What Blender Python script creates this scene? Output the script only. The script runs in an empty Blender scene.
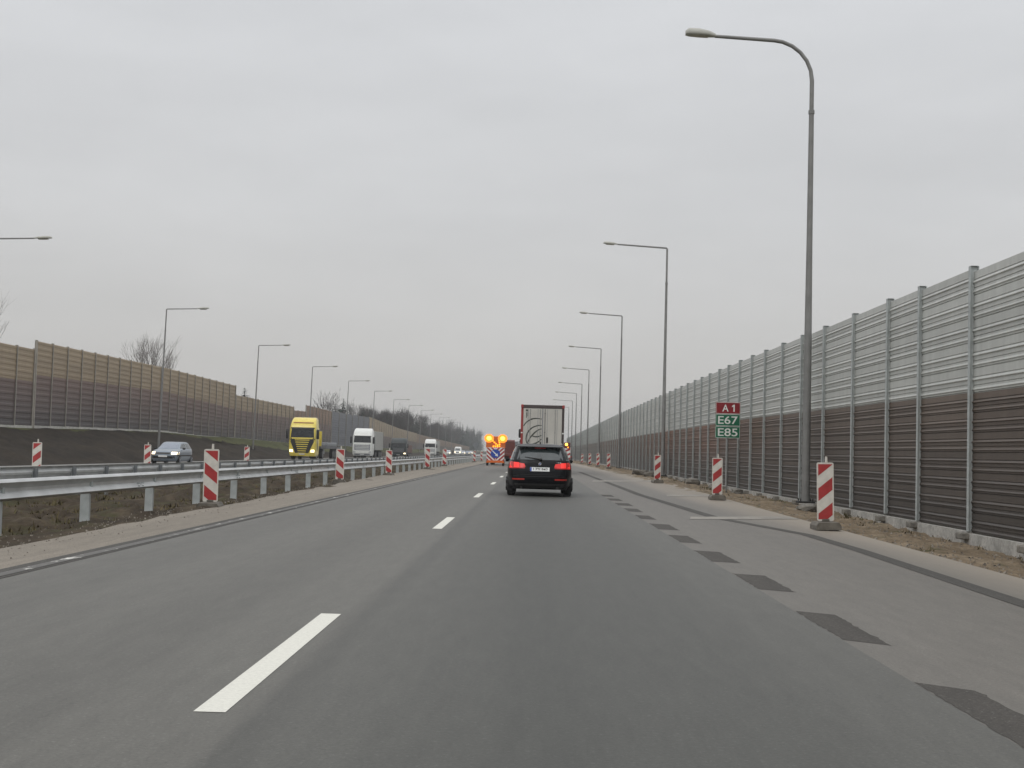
import bpy, bmesh, math, random
from mathutils import Vector, Matrix, noise as mnoise

R = math.radians
rnd = random.Random(7)
sc = bpy.context.scene
COL = sc.collection

# ------------------------------------------------------------------ materials
def _nodes(name):
    m = bpy.data.materials.new(name); m.use_nodes = True
    nt = m.node_tree
    return m, nt, nt.nodes['Principled BSDF'], nt.links

def plain(name, col, rough=0.6, metal=0.0, coat=0.0, emit=None, estr=0.0, spec=0.5, wear=0.10, wscale=3.0):
    m, nt, b, L = _nodes(name)
    b.inputs['Roughness'].default_value = rough
    b.inputs['Metallic'].default_value = metal
    b.inputs['Coat Weight'].default_value = coat
    b.inputs['Coat Roughness'].default_value = 0.08
    b.inputs['Specular IOR Level'].default_value = spec
    if emit:
        b.inputs['Emission Color'].default_value = (*emit, 1); b.inputs['Emission Strength'].default_value = estr
    tc = nt.nodes.new('ShaderNodeTexCoord')
    n = nt.nodes.new('ShaderNodeTexNoise'); n.inputs['Scale'].default_value = wscale; n.inputs['Detail'].default_value = 5
    L.new(tc.outputs['Object'], n.inputs['Vector'])
    r = nt.nodes.new('ShaderNodeValToRGB')
    r.color_ramp.elements[0].position = 0.3; r.color_ramp.elements[1].position = 0.7
    r.color_ramp.elements[0].color = (*[c * (1 - wear) for c in col], 1)
    r.color_ramp.elements[1].color = (*[min(1, c * (1 + wear)) for c in col], 1)
    L.new(n.outputs['Fac'], r.inputs['Fac']); L.new(r.outputs['Color'], b.inputs['Base Color'])
    return m

def ramp_node(nt, stops):
    r = nt.nodes.new('ShaderNodeValToRGB'); cr = r.color_ramp
    while len(cr.elements) < len(stops): cr.elements.new(0.5)
    for e, (p, c) in zip(cr.elements, stops):
        e.position = p; e.color = (*c, 1)
    return r

def mix(nt, L, fac, a, b, mode='MIX'):
    x = nt.nodes.new('ShaderNodeMix'); x.data_type = 'RGBA'; x.blend_type = mode
    if isinstance(fac, (int, float)): x.inputs['Factor'].default_value = fac
    else: L.new(fac, x.inputs['Factor'])
    for i, v in ((6, a), (7, b)):
        if isinstance(v, tuple): x.inputs[i].default_value = (*v, 1)
        else: L.new(v, x.inputs[i])
    return x.outputs[2]

def noise(nt, L, vec, scale, detail=4, rough=0.55, mscale=None):
    if mscale:
        mp = nt.nodes.new('ShaderNodeMapping'); mp.inputs['Scale'].default_value = mscale
        L.new(vec, mp.inputs['Vector']); vec = mp.outputs['Vector']
    n = nt.nodes.new('ShaderNodeTexNoise'); n.inputs['Scale'].default_value = scale
    n.inputs['Detail'].default_value = detail; n.inputs['Roughness'].default_value = rough
    L.new(vec, n.inputs['Vector'])
    return n.outputs['Fac']

def maprange(nt, L, v, a, b, c=0.0, d=1.0, smooth=False):
    x = nt.nodes.new('ShaderNodeMapRange'); x.inputs[1].default_value = a; x.inputs[2].default_value = b
    x.inputs[3].default_value = c; x.inputs[4].default_value = d
    if smooth: x.interpolation_type = 'SMOOTHSTEP'
    L.new(v, x.inputs[0]); return x.outputs[0]

def math_(nt, L, op, a, b=None):
    x = nt.nodes.new('ShaderNodeMath'); x.operation = op
    for i, v in enumerate((a, b)):
        if v is None: continue
        if isinstance(v, (int, float)): x.inputs[i].default_value = v
        else: L.new(v, x.inputs[i])
    return x.outputs[0]

def bump(nt, L, b, h, strength, dist=0.01):
    x = nt.nodes.new('ShaderNodeBump'); x.inputs['Strength'].default_value = strength; x.inputs['Distance'].default_value = dist
    L.new(h, x.inputs['Height']); L.new(x.outputs['Normal'], b.inputs['Normal'])

def mat_asphalt(name, c_lo, c_hi, bands=(), rough=0.62, streak=0.35, fine=0.25, dust=None, step=None):
    """aggregate speckle, lengthwise wear streaks, blotches; bands = (x centre, half width, tint) of polished wheel tracks"""
    m, nt, b, L = _nodes(name)
    g = nt.nodes.new('ShaderNodeNewGeometry').outputs['Position']
    blot = noise(nt, L, g, 0.5, 4, 0.55, (1, 0.07, 1))
    strk = noise(nt, L, g, 3.2, 5, 0.6, (1, 0.02, 1))
    fin = noise(nt, L, g, 55, 3, 0.7)
    grit = noise(nt, L, g, 9, 6, 0.75, (1, 0.16, 1))
    f = math_(nt, L, 'ADD', math_(nt, L, 'MULTIPLY', blot, 0.5), math_(nt, L, 'MULTIPLY', strk, 0.5))
    f = maprange(nt, L, f, 0.26, 0.74)
    col = mix(nt, L, f, c_lo, c_hi)
    col = mix(nt, L, fine, col, ramp(nt, L, fin, (0.35, 0.65), 0.45, 1.6), 'MULTIPLY')
    spk = noise(nt, L, g, 34, 2, 0.8)
    col = mix(nt, L, maprange(nt, L, spk, .58, .74, 0, .38), col, (0.24, 0.235, 0.22)); col = mix(nt, L, maprange(nt, L, spk, .40, .30, 0, .5), col, (0.045, 0.045, 0.043))
    col = mix(nt, L, 0.42, col, ramp(nt, L, grit, (0.32, 0.68), 0.70, 1.32), 'MULTIPLY')
    sx = nt.nodes.new('ShaderNodeSeparateXYZ'); L.new(g, sx.inputs[0])
    wob = maprange(nt, L, noise(nt, L, g, 0.5, 3, 0.5, (1, 0.08, 1)), 0, 1, -0.2, 0.2)
    xx = math_(nt, L, 'ADD', sx.outputs['X'], wob)
    for (cx, hw, tint) in bands:
        d = math_(nt, L, 'ABSOLUTE', math_(nt, L, 'SUBTRACT', xx, cx))
        w = maprange(nt, L, d, hw * 0.25, hw, 1, 0, True)
        w = math_(nt, L, 'MULTIPLY', w, maprange(nt, L, blot, 0.25, 0.6, 0.75, 1.0))
        col = mix(nt, L, w, col, mix(nt, L, 1.0, col, tint, 'MULTIPLY'))
    if step:
        xs = math_(nt, L, 'ADD', sx.outputs['X'], maprange(nt, L, noise(nt, L, g, 6, 4, 0.6, (1, 0.3, 1)), 0, 1, -.05, .05))
        col = mix(nt, L, maprange(nt, L, xs, step[0] - .02, step[0] + .03), col, mix(nt, L, 1.0, col, step[1], 'MULTIPLY'))
    if dust:
        x0, x1, dc, amt = dust
        w = maprange(nt, L, xx, x0, x1, 0, 1, True)
        w = math_(nt, L, 'MULTIPLY', w, maprange(nt, L, blot, 0.2, 0.65, 0.4 * amt, amt))
        col = mix(nt, L, w, col, dc)
    L.new(col, b.inputs['Base Color'])
    b.inputs['Roughness'].default_value = rough
    b.inputs['Specular IOR Level'].default_value = 0.45
    bump(nt, L, b, fin, 0.22, 0.005)
    return m

def ramp(nt, L, v, pos, a, c):
    r = ramp_node(nt, [(pos[0], (a, a, a)), (pos[1], (c, c, c))]); L.new(v, r.inputs['Fac']); return r.outputs['Color']

def mat_soil(name, cols, scale=0.6, fine=7.0, bmp=0.7, mscale=None, extra=None, dist=0.05):
    m, nt, b, L = _nodes(name)
    g = nt.nodes.new('ShaderNodeNewGeometry').outputs['Position']
    n1 = noise(nt, L, g, scale, 7, 0.68, mscale)
    r = ramp_node(nt, [(0.28 + 0.44 * i / max(1, len(cols) - 1), c) for i, c in enumerate(cols)])
    L.new(n1, r.inputs['Fac'])
    col = r.outputs['Color']
    n2 = noise(nt, L, g, fine, 6, 0.75)
    col = mix(nt, L, 0.7, col, ramp(nt, L, n2, (0.3, 0.7), 0.5, 1.5), 'MULTIPLY')
    if extra:
        ec, sc_, lo, hi = extra
        col = mix(nt, L, maprange(nt, L, noise(nt, L, g, sc_, 5, 0.6), lo, hi), col, ec)
    L.new(col, b.inputs['Base Color']); b.inputs['Roughness'].default_value = 0.95
    b.inputs['Specular IOR Level'].default_value = 0.15
    bump(nt, L, b, n2, bmp, dist)
    return m

def mat_panel(name, stops, zlo, zhi, rough=0.55, vary=0.10, hue=None, streak=0.25):
    """profiled sheet of a noise barrier: colour steps with height per cassette, per-panel shade differences, rain streaks"""
    m, nt, b, L = _nodes(name)
    tc = nt.nodes.new('ShaderNodeTexCoord')
    sx = nt.nodes.new('ShaderNodeSeparateXYZ'); L.new(tc.outputs['Object'], sx.inputs[0])
    z = math_(nt, L, 'SNAP', sx.outputs['Z'], 0.5)
    f = maprange(nt, L, z, zlo, zhi)
    r = ramp_node(nt, stops); L.new(f, r.inputs['Fac'])
    col = r.outputs['Color']
    oi = nt.nodes.new('ShaderNodeObjectInfo')
    wn = nt.nodes.new('ShaderNodeTexWhiteNoise'); wn.noise_dimensions = '2D'
    cx = nt.nodes.new('ShaderNodeCombineXYZ'); L.new(oi.outputs['Random'], cx.inputs[0]); L.new(z, cx.inputs[1])
    L.new(cx.outputs[0], wn.inputs['Vector'])
    k = maprange(nt, L, wn.outputs['Value'], 0, 1, 1 - vary, 1 + vary)
    kc = nt.nodes.new('ShaderNodeCombineXYZ')
    for i in range(3): L.new(k, kc.inputs[i])
    col = mix(nt, L, 1.0, col, kc.outputs[0], 'MULTIPLY')
    g = nt.nodes.new('ShaderNodeNewGeometry').outputs['Position']
    if hue:
        sy = nt.nodes.new('ShaderNodeSeparateXYZ'); L.new(g, sy.inputs[0])
        hw = math_(nt, L, 'MULTIPLY', maprange(nt, L, sy.outputs['Y'], 38, 60, 0, 1, True), maprange(nt, L, sy.outputs['Z'], .6, 1.8, 0, 1, True))
        hw = math_(nt, L, 'MULTIPLY', hw, maprange(nt, L, noise(nt, L, g, 0.09, 2, 0.5, (1, 1, 2)), 0.35, 0.6, .15, 1))
        col = mix(nt, L, hw, col, mix(nt, L, 1.0, col, hue, 'MULTIPLY'))
    st = noise(nt, L, g, 5, 5, 0.65, (1, 1, 0.12))
    col = mix(nt, L, streak, col, ramp(nt, L, st, (0.3, 0.7), 0.5, 1.35), 'MULTIPLY')
    L.new(col, b.inputs['Base Color']); b.inputs['Roughness'].default_value = rough
    b.inputs['Metallic'].default_value = 0.0
    return m

def mat_worn_paint(name, col, under, lo, hi, scale=9.0, rough=0.6):
    m, nt, b, L = _nodes(name)
    g = nt.nodes.new('ShaderNodeNewGeometry').outputs['Position']
    n = noise(nt, L, g, scale, 6, 0.75, (1, 0.35, 1))
    f = maprange(nt, L, n, lo, hi)
    c2 = mix(nt, L, 0.35, col, ramp(nt, L, noise(nt, L, g, 40, 4, 0.7), (0.3, 0.7), 0.6, 1.2), 'MULTIPLY')
    L.new(mix(nt, L, f, under, c2), b.inputs['Base Color']); b.inputs['Roughness'].default_value = rough
    return m

def mat_leaf(name, cols, scale=1.5, rough=0.9):
    m, nt, b, L = _nodes(name)
    g = nt.nodes.new('ShaderNodeNewGeometry').outputs['Position']
    oi = nt.nodes.new('ShaderNodeObjectInfo')
    f = math_(nt, L, 'ADD', math_(nt, L, 'MULTIPLY', noise(nt, L, g, scale, 3, 0.6), 0.7), math_(nt, L, 'MULTIPLY', oi.outputs['Random'], 0.3))
    r = ramp_node(nt, [(0.25 + 0.5 * i / max(1, len(cols) - 1), c) for i, c in enumerate(cols)]); L.new(f, r.inputs['Fac'])
    L.new(r.outputs['Color'], b.inputs['Base Color']); b.inputs['Roughness'].default_value = rough
    b.inputs['Specular IOR Level'].default_value = 0.1
    return m

ASPH_L = mat_asphalt('asphalt_main', (0.079, 0.076, 0.066), (0.106, 0.1025, 0.089),
                     bands=((-0.25, 1.0, (0.84, 0.85, 0.845)), (0.55, 1.45, (0.68, 0.70, 0.695)), (-2.3, 0.6, (0.88, 0.88, 0.88)), (-3.9, 0.6, (0.92, 0.92, 0.92)),
                            (-1.13, 0.16, (0.84, 0.84, 0.84))), step=(-1.21, (0.83, 0.845, 0.85)))
ASPH_S = mat_asphalt('asphalt_shoulder', (0.098, 0.0905, 0.078), (0.131, 0.120, 0.103),
                     dust=(4.0, 5.5, (0.31, 0.265, 0.21), 0.85))
ASPH_O = mat_asphalt('asphalt_oncoming', (0.17, 0.168, 0.16), (0.215, 0.21, 0.2), bands=((-20.0, 0.7, (0.85, 0.85, 0.85)), (-21.6, 0.7, (0.85, 0.85, 0.85))))
GRAVEL = mat_asphalt('dusty_gravel', (0.15, 0.131, 0.106), (0.245, 0.216, 0.176), fine=0.5, rough=0.95)
PATCH = mat_asphalt('asphalt_patch', (0.034, 0.031, 0.027), (0.064, 0.057, 0.049), fine=0.6, rough=0.9)
SEAM = mat_asphalt('sealed_joint', (0.036, 0.034, 0.030), (0.068, 0.063, 0.055), fine=0.5, rough=.9)
PAINT = mat_worn_paint('road_paint', (0.66, 0.65, 0.58), (0.22, 0.215, 0.2), 0.12, 0.34, 14)
PAINT_OLD = mat_worn_paint('worn_road_paint', (0.70, 0.69, 0.63), (0.075, 0.071, 0.063), 0.56, 0.66, 5)
PAINT_DUST = mat_worn_paint('dusty_road_paint', (0.285, 0.26, 0.22), (0.16, 0.146, 0.125), 0.35, 0.68, 2.5)
SAND = mat_soil('sandy_verge', [(0.115, 0.088, 0.058), (0.20, 0.155, 0.105), (0.30, 0.245, 0.175)], 0.9, 6, 0.9, extra=((0.07, 0.068, 0.035), 1.1, 0.56, 0.68))
MEDIAN = mat_soil('median_soil', [(0.026, 0.021, 0.015), (0.054, 0.041, 0.028), (0.098, 0.078, 0.052)], 1.6, 5, 1.0, (1, 0.5, 1), extra=((0.058, 0.056, 0.027), 1.3, 0.52, 0.68))
BANK = mat_soil('dark_bank_soil', [(0.020, 0.017, 0.014), (0.034, 0.028, 0.022), (0.046, 0.037, 0.027)], 0.8, 4, 0.8, (1, 0.4, 1))
BANKGRASS = mat_soil('bank_grass', [(0.045, 0.05, 0.024), (0.075, 0.08, 0.036), (0.105, 0.10, 0.05)], 0.8, 6, 0.8, (1, 0.3, 1))
FIELD = mat_soil('field', [(0.07, 0.068, 0.035), (0.11, 0.10, 0.052), (0.14, 0.125, 0.07)], 0.05, 1.5, 0.5)
CONC = mat_soil('concrete', [(0.27, 0.265, 0.245), (0.38, 0.37, 0.345), (0.48, 0.465, 0.435)], 1.8, 14, 0.4, dist=0.01)
CONC_P = mat_soil('pale_concrete', [(0.34, 0.335, 0.31), (0.45, 0.44, 0.41), (0.55, 0.54, 0.50)], 1.8, 14, 0.4, dist=0.01)
CONC_D = mat_soil('dusty_concrete', [(0.12, 0.115, 0.105), (0.19, 0.18, 0.16), (0.27, 0.25, 0.21)], 2.5, 18, 0.5, dist=0.01)
PAN_GREY = mat_panel('grey_cassette', [(0, (0.44, 0.45, 0.425)), (1, (0.50, 0.51, 0.485))], 0, 2.5, vary=0.06, streak=0.2)
PAN_BROWN = mat_panel('brown_cassette', [(0, (0.058, 0.049, 0.042)), (0.45, (0.082, 0.064, 0.051)), (1.0, (0.130, 0.098, 0.075))], 0, 2.6, vary=0.10, hue=(1.42, 1.0, 0.84))
PAN_TAN = mat_panel('tan_cassette', [(0, (0.285, 0.220, 0.145)), (1, (0.335, 0.262, 0.172))], 0, 2.2, vary=0.08, streak=0.2)
PAN_REDTAN = mat_panel('red_brown_cassette', [(0, (0.225, 0.145, 0.098)), (1, (0.265, 0.175, 0.118))], 0, 2.2, vary=0.08)
PAN_PLUM = mat_panel('plum_cassette', [(0, (0.074, 0.066, 0.066)), (0.5, (0.122, 0.089, 0.080)), (1, (0.178, 0.120, 0.100))], 0, 3.2, vary=0.08)
PAN_BLUE = mat_panel('blue_grey_cassette', [(0, (0.115, 0.122, 0.140)), (1, (0.165, 0.172, 0.188))], 0, 5, vary=0.1)
GALV = plain('galvanised_steel', (0.40, 0.43, 0.425), 0.55, 0.15, wear=0.16, wscale=5)
GALV_D = plain('weathered_galvanised_steel', (0.215, 0.215, 0.208), 0.6, 0.25, wear=0.12)
POST_L = plain('dusty_barrier_post', (0.34, 0.315, 0.275), 0.7, 0.0, wear=0.12)
POST_D = plain('dull_blue_grey_steel', (0.20, 0.215, 0.225), 0.6, 0.2, wear=0.15)
RAILM = plain('guardrail_zinc', (0.50, 0.51, 0.505), 0.42, 0.45, wear=0.14, wscale=2)
LAMP_GREY = plain('lamp_housing_grey', (0.40, 0.40, 0.36), 0.5)
LAMP_GLASS = plain('lamp_glass', (0.42, 0.40, 0.33), 0.2)
WHITE_B = plain('beacon_white', (0.60, 0.575, 0.52), 0.45, wear=0.10, wscale=9)
RED_B = plain('beacon_red', (0.36, 0.032, 0.032), 0.4, wear=0.14, wscale=9)
RUBBER = plain('black_rubber', (0.018, 0.018, 0.018), 0.85)
RUBBER_G = plain('dusty_rubber', (0.13, 0.118, 0.098), 0.9, wear=0.3, wscale=8)
SIGN_R = plain('sign_red', (0.22, 0.006, 0.012), 0.4)
SIGN_G = plain('sign_green', (0.003, 0.125, 0.06), 0.4)
SIGN_W = plain('sign_white', (0.74, 0.76, 0.72), 0.4)
SIGN_B = plain('sign_blue', (0.012, 0.06, 0.36), 0.4)
SIGN_BACK = plain('sign_back_grey', (0.20, 0.20, 0.195), 0.5)
BLACKCAR = plain('black_car_paint', (0.003, 0.0035, 0.005), 0.3, 0.0, coat=0.05, spec=.15, wear=0.2)
SILVER = plain('silver_car_paint', (0.20, 0.235, 0.275), 0.35, 0.4, coat=0.4)
GLASS = plain('tinted_glass', (0.030, 0.038, 0.040), 0.06, spec=0.9, wear=0.3)
CABGLASS = plain('dark_cab_glass', (0.010, 0.012, 0.014), 0.12, spec=0.45)
GLASS_L = plain('pale_windscreen', (0.17, 0.20, 0.25), 0.08, spec=0.8)
TRIM = plain('black_trim', (0.010, 0.010, 0.010), 0.5)
CHROME = plain('chrome', (0.62, 0.63, 0.64), 0.2, 0.9)
TAIL = plain('lit_tail_lamp', (0.5, 0.02, 0.02), 0.2, emit=(1.0, 0.045, 0.034), estr=0.68)
TAIL_M = plain('tail_lamp_inner', (0.4, 0.015, 0.015), 0.2, emit=(1.0, 0.035, 0.028), estr=0.36)
TAIL_D = plain('tail_lamp_red', (0.35, 0.012, 0.012), 0.2, emit=(1.0, 0.03, 0.02), estr=0.12)
REFL = plain('red_reflector', (0.40, 0.03, 0.02), 0.25)
HEAD = plain('lit_headlamp', (0.8, 0.75, 0.6), 0.2, emit=(1.0, 0.80, 0.48), estr=2.6)
HEAD_OFF = plain('headlamp_glass', (0.45, 0.46, 0.46), 0.15)
PLATE = plain('number_plate_white', (0.72, 0.73, 0.72), 0.4)
YELLOW = plain('yellow_cab_paint', (0.72, 0.58, 0.09), 0.35, coat=0.5)
WHITECAB = plain('white_cab_paint', (0.66, 0.67, 0.64), 0.35, coat=0.5, wear=0.05)
GREENCAB = plain('dark_green_cab_paint', (0.010, 0.018, 0.018), 0.5, coat=0.1)
MAROON = plain('maroon_paint', (0.12, 0.028, 0.022), 0.5)
ORANGE = plain('orange_frame_paint', (0.62, 0.14, 0.018), 0.5)
REDFRAME = plain('red_trailer_frame', (0.30, 0.030, 0.026), 0.5, wear=0.2)
DKFRAME = plain('dark_trailer_frame', (0.055, 0.040, 0.038), 0.5, wear=0.2)
TRAILERW = plain('trailer_white', (0.50, 0.485, 0.44), 0.5, wear=0.09, wscale=1.2)
TRAILERG = plain('trailer_grey', (0.33, 0.335, 0.32), 0.5, wear=0.08)
LOGO = plain('door_emblem_dark', (0.055, 0.060, 0.048), 0.5)
BROWNLOAD = plain('brown_load', (0.13, 0.075, 0.06), 0.8)
BEIGE = plain('beige_paint', (0.36, 0.34, 0.28), 0.5)
GREYBOX = plain('grey_box_paint', (0.21, 0.22, 0.235), 0.5)
AMBER = plain('amber_lamp_lit', (1.0, 0.5, 0.05), 0.3, emit=(1.0, 0.30, 0.012), estr=1.9)
AMBER_BIG = plain('amber_beacon_lit', (1.0, 0.6, 0.1), 0.3, emit=(1.0, 0.46, 0.06), estr=4.0)
AMBER_GLOW = plain('amber_bloom_emissive', (1.0, 0.4, 0.05), 0.4, emit=(1.0, 0.20, 0.012), estr=1.3)  # emission stands in for the glow spreading around the big lamps
BARK = mat_leaf('bark', [(0.045, 0.038, 0.032), (0.08, 0.068, 0.058)], 3)
TWIG = mat_leaf('bare_twigs', [(0.07, 0.058, 0.052), (0.115, 0.098, 0.086)], 0.8)
NEEDLE = mat_leaf('conifer_needles', [(0.012, 0.022, 0.017), (0.022, 0.038, 0.028), (0.036, 0.054, 0.036)], 0.7)
BRUSH = mat_leaf('brushwood', [(0.040, 0.038, 0.038), (0.062, 0.058, 0.054), (0.085, 0.075, 0.066)], 0.5)
GRASSM = mat_leaf('dry_grass_blades', [(0.05, 0.05, 0.022), (0.095, 0.08, 0.042), (0.17, 0.13, 0.075)], 1.0)
PEBBLE = mat_leaf('pebbles', [(0.14, 0.12, 0.10), (0.26, 0.235, 0.20), (0.42, 0.40, 0.36)], 6)

# ------------------------------------------------------------------ mesh builder
class MB:
    def __init__(s): s.v, s.f, s.m = [], [], []
    def add(s, verts, faces, mi=0, M=None):
        o = len(s.v)
        s.v += [tuple(M @ Vector(p)) for p in verts] if M else [tuple(p) for p in verts]
        s.f += [tuple(i + o for i in f) for f in faces]; s.m += [mi] * len(faces)
    def box(s, c, d, mi=0, rz=0, bev=0.0):
        x, y, z = (k / 2 for k in d)
        if bev > 0:
            b = min(bev, x * .9, y * .9, z * .9)
            prof = [(-x, -z + b), (-x + b, -z), (x - b, -z), (x, -z + b), (x, z - b), (x - b, z), (-x + b, z), (-x, z - b)]
            ins = lambda p: (p[0] * (x - b) / x, p[1] * (z - b) / z)
            rings = [[(*ins(p), -y) for p in prof], [(*p, -y + b) for p in prof], [(*p, y - b) for p in prof], [(*ins(p), y) for p in prof]]
            V = [(p[0], p[2], p[1]) for r in rings for p in r]; n = 8; F = []
            for k in range(3):
                for i in range(n): F.append((k * n + i, k * n + (i + 1) % n, (k + 1) * n + (i + 1) % n, (k + 1) * n + i))
            F.append(tuple(range(n))[::-1]); F.append(tuple(range(3 * n, 4 * n)))
            F = [f[::-1] for f in F]
        else:
            V = [(-x, -y, -z), (x, -y, -z), (x, y, -z), (-x, y, -z), (-x, -y, z), (x, -y, z), (x, y, z), (-x, y, z)]
            F = [(0, 3, 2, 1), (4, 5, 6, 7), (0, 1, 5, 4), (1, 2, 6, 5), (2, 3, 7, 6), (3, 0, 4, 7)]
        s.add(V, F, mi, Matrix.Translation(c) @ Matrix.Rotation(rz, 4, 'Z'))
        return s
    def tube(s, pts, rad, n=8, mi=0, caps=True):
        pts = [Vector(p) for p in pts]; o = []
        if not hasattr(rad, '__len__'): rad = [rad] * len(pts)
        up = None
        for i, p in enumerate(pts):
            t = (pts[min(i + 1, len(pts) - 1)] - pts[max(i - 1, 0)]).normalized()
            if up is None: up = Vector((0, 0, 1)) if abs(t.z) < .9 else Vector((1, 0, 0))
            a = t.cross(up)
            if a.length < 1e-5: a = t.cross(Vector((0, 1, 0)))
            a.normalize(); b_ = a.cross(t).normalized(); up = b_
            o += [tuple(p + (a * math.cos(2 * math.pi * k / n) + b_ * math.sin(2 * math.pi * k / n)) * rad[i]) for k in range(n)]
        F = []
        for i in range(len(pts) - 1):
            for k in range(n): F.append((i * n + k, (i + 1) * n + k, (i + 1) * n + (k + 1) % n, i * n + (k + 1) % n))
        if caps: F.append(tuple(range(n))); F.append(tuple(range((len(pts) - 1) * n, len(pts) * n))[::-1])
        F = [f[::-1] for f in F]
        s.add(o, F, mi); return s
    def prism(s, poly, axis, a, b, mi=0):
        """closed polygon (two coords) swept along an axis from a to b"""
        n = len(poly)
        def P(q, t): return {'y': (q[0], t, q[1]), 'x': (t, q[0], q[1]), 'z': (q[0], q[1], t)}[axis]
        V = [P(q, a) for q in poly] + [P(q, b) for q in poly]
        F = [(i, (i + 1) % n, n + (i + 1) % n, n + i) for i in range(n)] + [tuple(range(n))[::-1], tuple(range(n, 2 * n))]
        s.add(V, F, mi); return s
    def cyl_x(s, c, r, w, n=20, mi=0, r_in=None):
        """wheel-like disc along X with bevelled rim"""
        e = min(.03, w * .15)
        prof = [(-w / 2, r - e), (-w / 2 + e, r), (w / 2 - e, r), (w / 2, r - e)]
        V = []
        for (x, q) in prof:
            V += [(c[0] + x, c[1] + q * math.cos(2 * math.pi * k / n), c[2] + q * math.sin(2 * math.pi * k / n)) for k in range(n)]
        F = []
        for j in range(3):
            for k in range(n): F.append((j * n + k, j * n + (k + 1) % n, (j + 1) * n + (k + 1) % n, (j + 1) * n + k))
        F.append(tuple(range(n))[::-1]); F.append(tuple(range(3 * n, 4 * n)))
        s.add(V, F, mi); return s
    def grid(s, P, nu, nv, mi=0):
        V = [P(i / nu, j / nv) for j in range(nv + 1) for i in range(nu + 1)]
        F = [(j * (nu + 1) + i, j * (nu + 1) + i + 1, (j + 1) * (nu + 1) + i + 1, (j + 1) * (nu + 1) + i) for j in range(nv) for i in range(nu)]
        s.add(V, F, mi); return s
    def mesh(s, name, mats, smooth=False, fix=True):
        me = bpy.data.meshes.new(name); me.from_pydata(s.v, [], s.f)
        for m in (mats if isinstance(mats, (list, tuple)) else [mats]): me.materials.append(m)
        me.polygons.foreach_set('material_index', s.m)
        if fix:
            bm = bmesh.new(); bm.from_mesh(me); bmesh.ops.recalc_face_normals(bm, faces=bm.faces); bm.to_mesh(me); bm.free()
        if smooth:
            me.polygons.foreach_set('use_smooth', [True] * len(me.polygons))
            me.set_sharp_from_angle(angle=R(smooth if smooth is not True else 40))
        me.update(); return me
    def build(s, name, mats, parent=None, smooth=False, fix=True):
        o = bpy.data.objects.new(name, s.mesh(name, mats, smooth, fix)); COL.objects.link(o)
        if parent: o.parent = parent
        return o

def thing(name, label, cat, loc=(0, 0, 0), rz=0.0, group=None):
    o = bpy.data.objects.new(name, None); COL.objects.link(o); o.empty_display_size = .3
    o.location = loc; o.rotation_euler = (0, 0, rz); return tag(o, label, cat, group)
def tag(o, label=None, cat=None, group=None, kind=None):
    if label: o['label'] = label
    if cat: o['category'] = cat
    if group: o['group'] = group
    if kind: o['kind'] = kind
    return o
def copy_tree(o, parent=None):
    c = o.copy(); COL.objects.link(c)
    if parent: c.parent = parent
    for ch in list(o.children): copy_tree(ch, c)
    return c
def struct(name, mb, m, smooth=False):
    return tag(mb.build(name, m, smooth=smooth), kind='structure')
def inst(name, me, parent, loc=(0, 0, 0), scale=None):
    o = bpy.data.objects.new(name, me); COL.objects.link(o); o.parent = parent; o.location = loc
    if scale: o.scale = scale
    return o
def lerp(tab, t):
    """piecewise linear lookup; rows (t, value...)"""
    if t <= tab[0][0]: return tab[0][1:]
    for a, b in zip(tab, tab[1:]):
        if t <= b[0]:
            k = (t - a[0]) / (b[0] - a[0]); return tuple(p + (q - p) * k for p, q in zip(a[1:], b[1:]))
    return tab[-1][1:]
def text_mesh(txt, size, extr=0.003):
    cu = bpy.data.curves.new('lettering', 'FONT'); cu.body = txt; cu.size = size; cu.extrude = extr
    cu.align_x = 'CENTER'; cu.align_y = 'CENTER'; cu.resolution_u = 4; cu.offset = .0035 * size / .4
    t = bpy.data.objects.new('lettering', cu); COL.objects.link(t)
    dg = bpy.context.evaluated_depsgraph_get(); me = bpy.data.meshes.new_from_object(t.evaluated_get(dg))
    bpy.data.objects.remove(t); return me
def text_part(txt, size, m, parent, loc, width=None, name='lettering', bold=0.0, flip=False):
    me = text_mesh(txt, size); me.materials.clear(); me.materials.append(m)
    M = Matrix.Rotation(R(90), 4, 'X'); me.transform(M)
    xs = [v.co.x for v in me.vertices]; w = max(xs) - min(xs); cx = (max(xs) + min(xs)) / 2
    zs = [v.co.z for v in me.vertices]; cz = (max(zs) + min(zs)) / 2
    for v in me.vertices:
        v.co.x = (v.co.x - cx) * ((width / w) if width else 1); v.co.z -= cz
        if flip: v.co.x = -v.co.x; v.co.y = -v.co.y
    return inst(name, me, parent, loc)

# ------------------------------------------------------------------ setting: ground and roads
Y0, Y1 = -40.0, 1500.0
g = MB()
gp = [(-1500, 1.75), (-60, 1.75), (-30.6, 1.55), (-24.2, -0.25), (-23, -0.3), (8.4, -0.75), (10.5, -0.45), (60, -0.3), (1500, -0.3)]
ys = [-90, 0, 60, 150, 300, 600, 1200, 2400]
g.add([(x, y, z) for y in ys for x, z in gp], [(j * 9 + i, j * 9 + i + 1, (j + 1) * 9 + i + 1, (j + 1) * 9 + i) for j in range(7) for i in range(8)])
struct('ground', g, FIELD)

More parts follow.
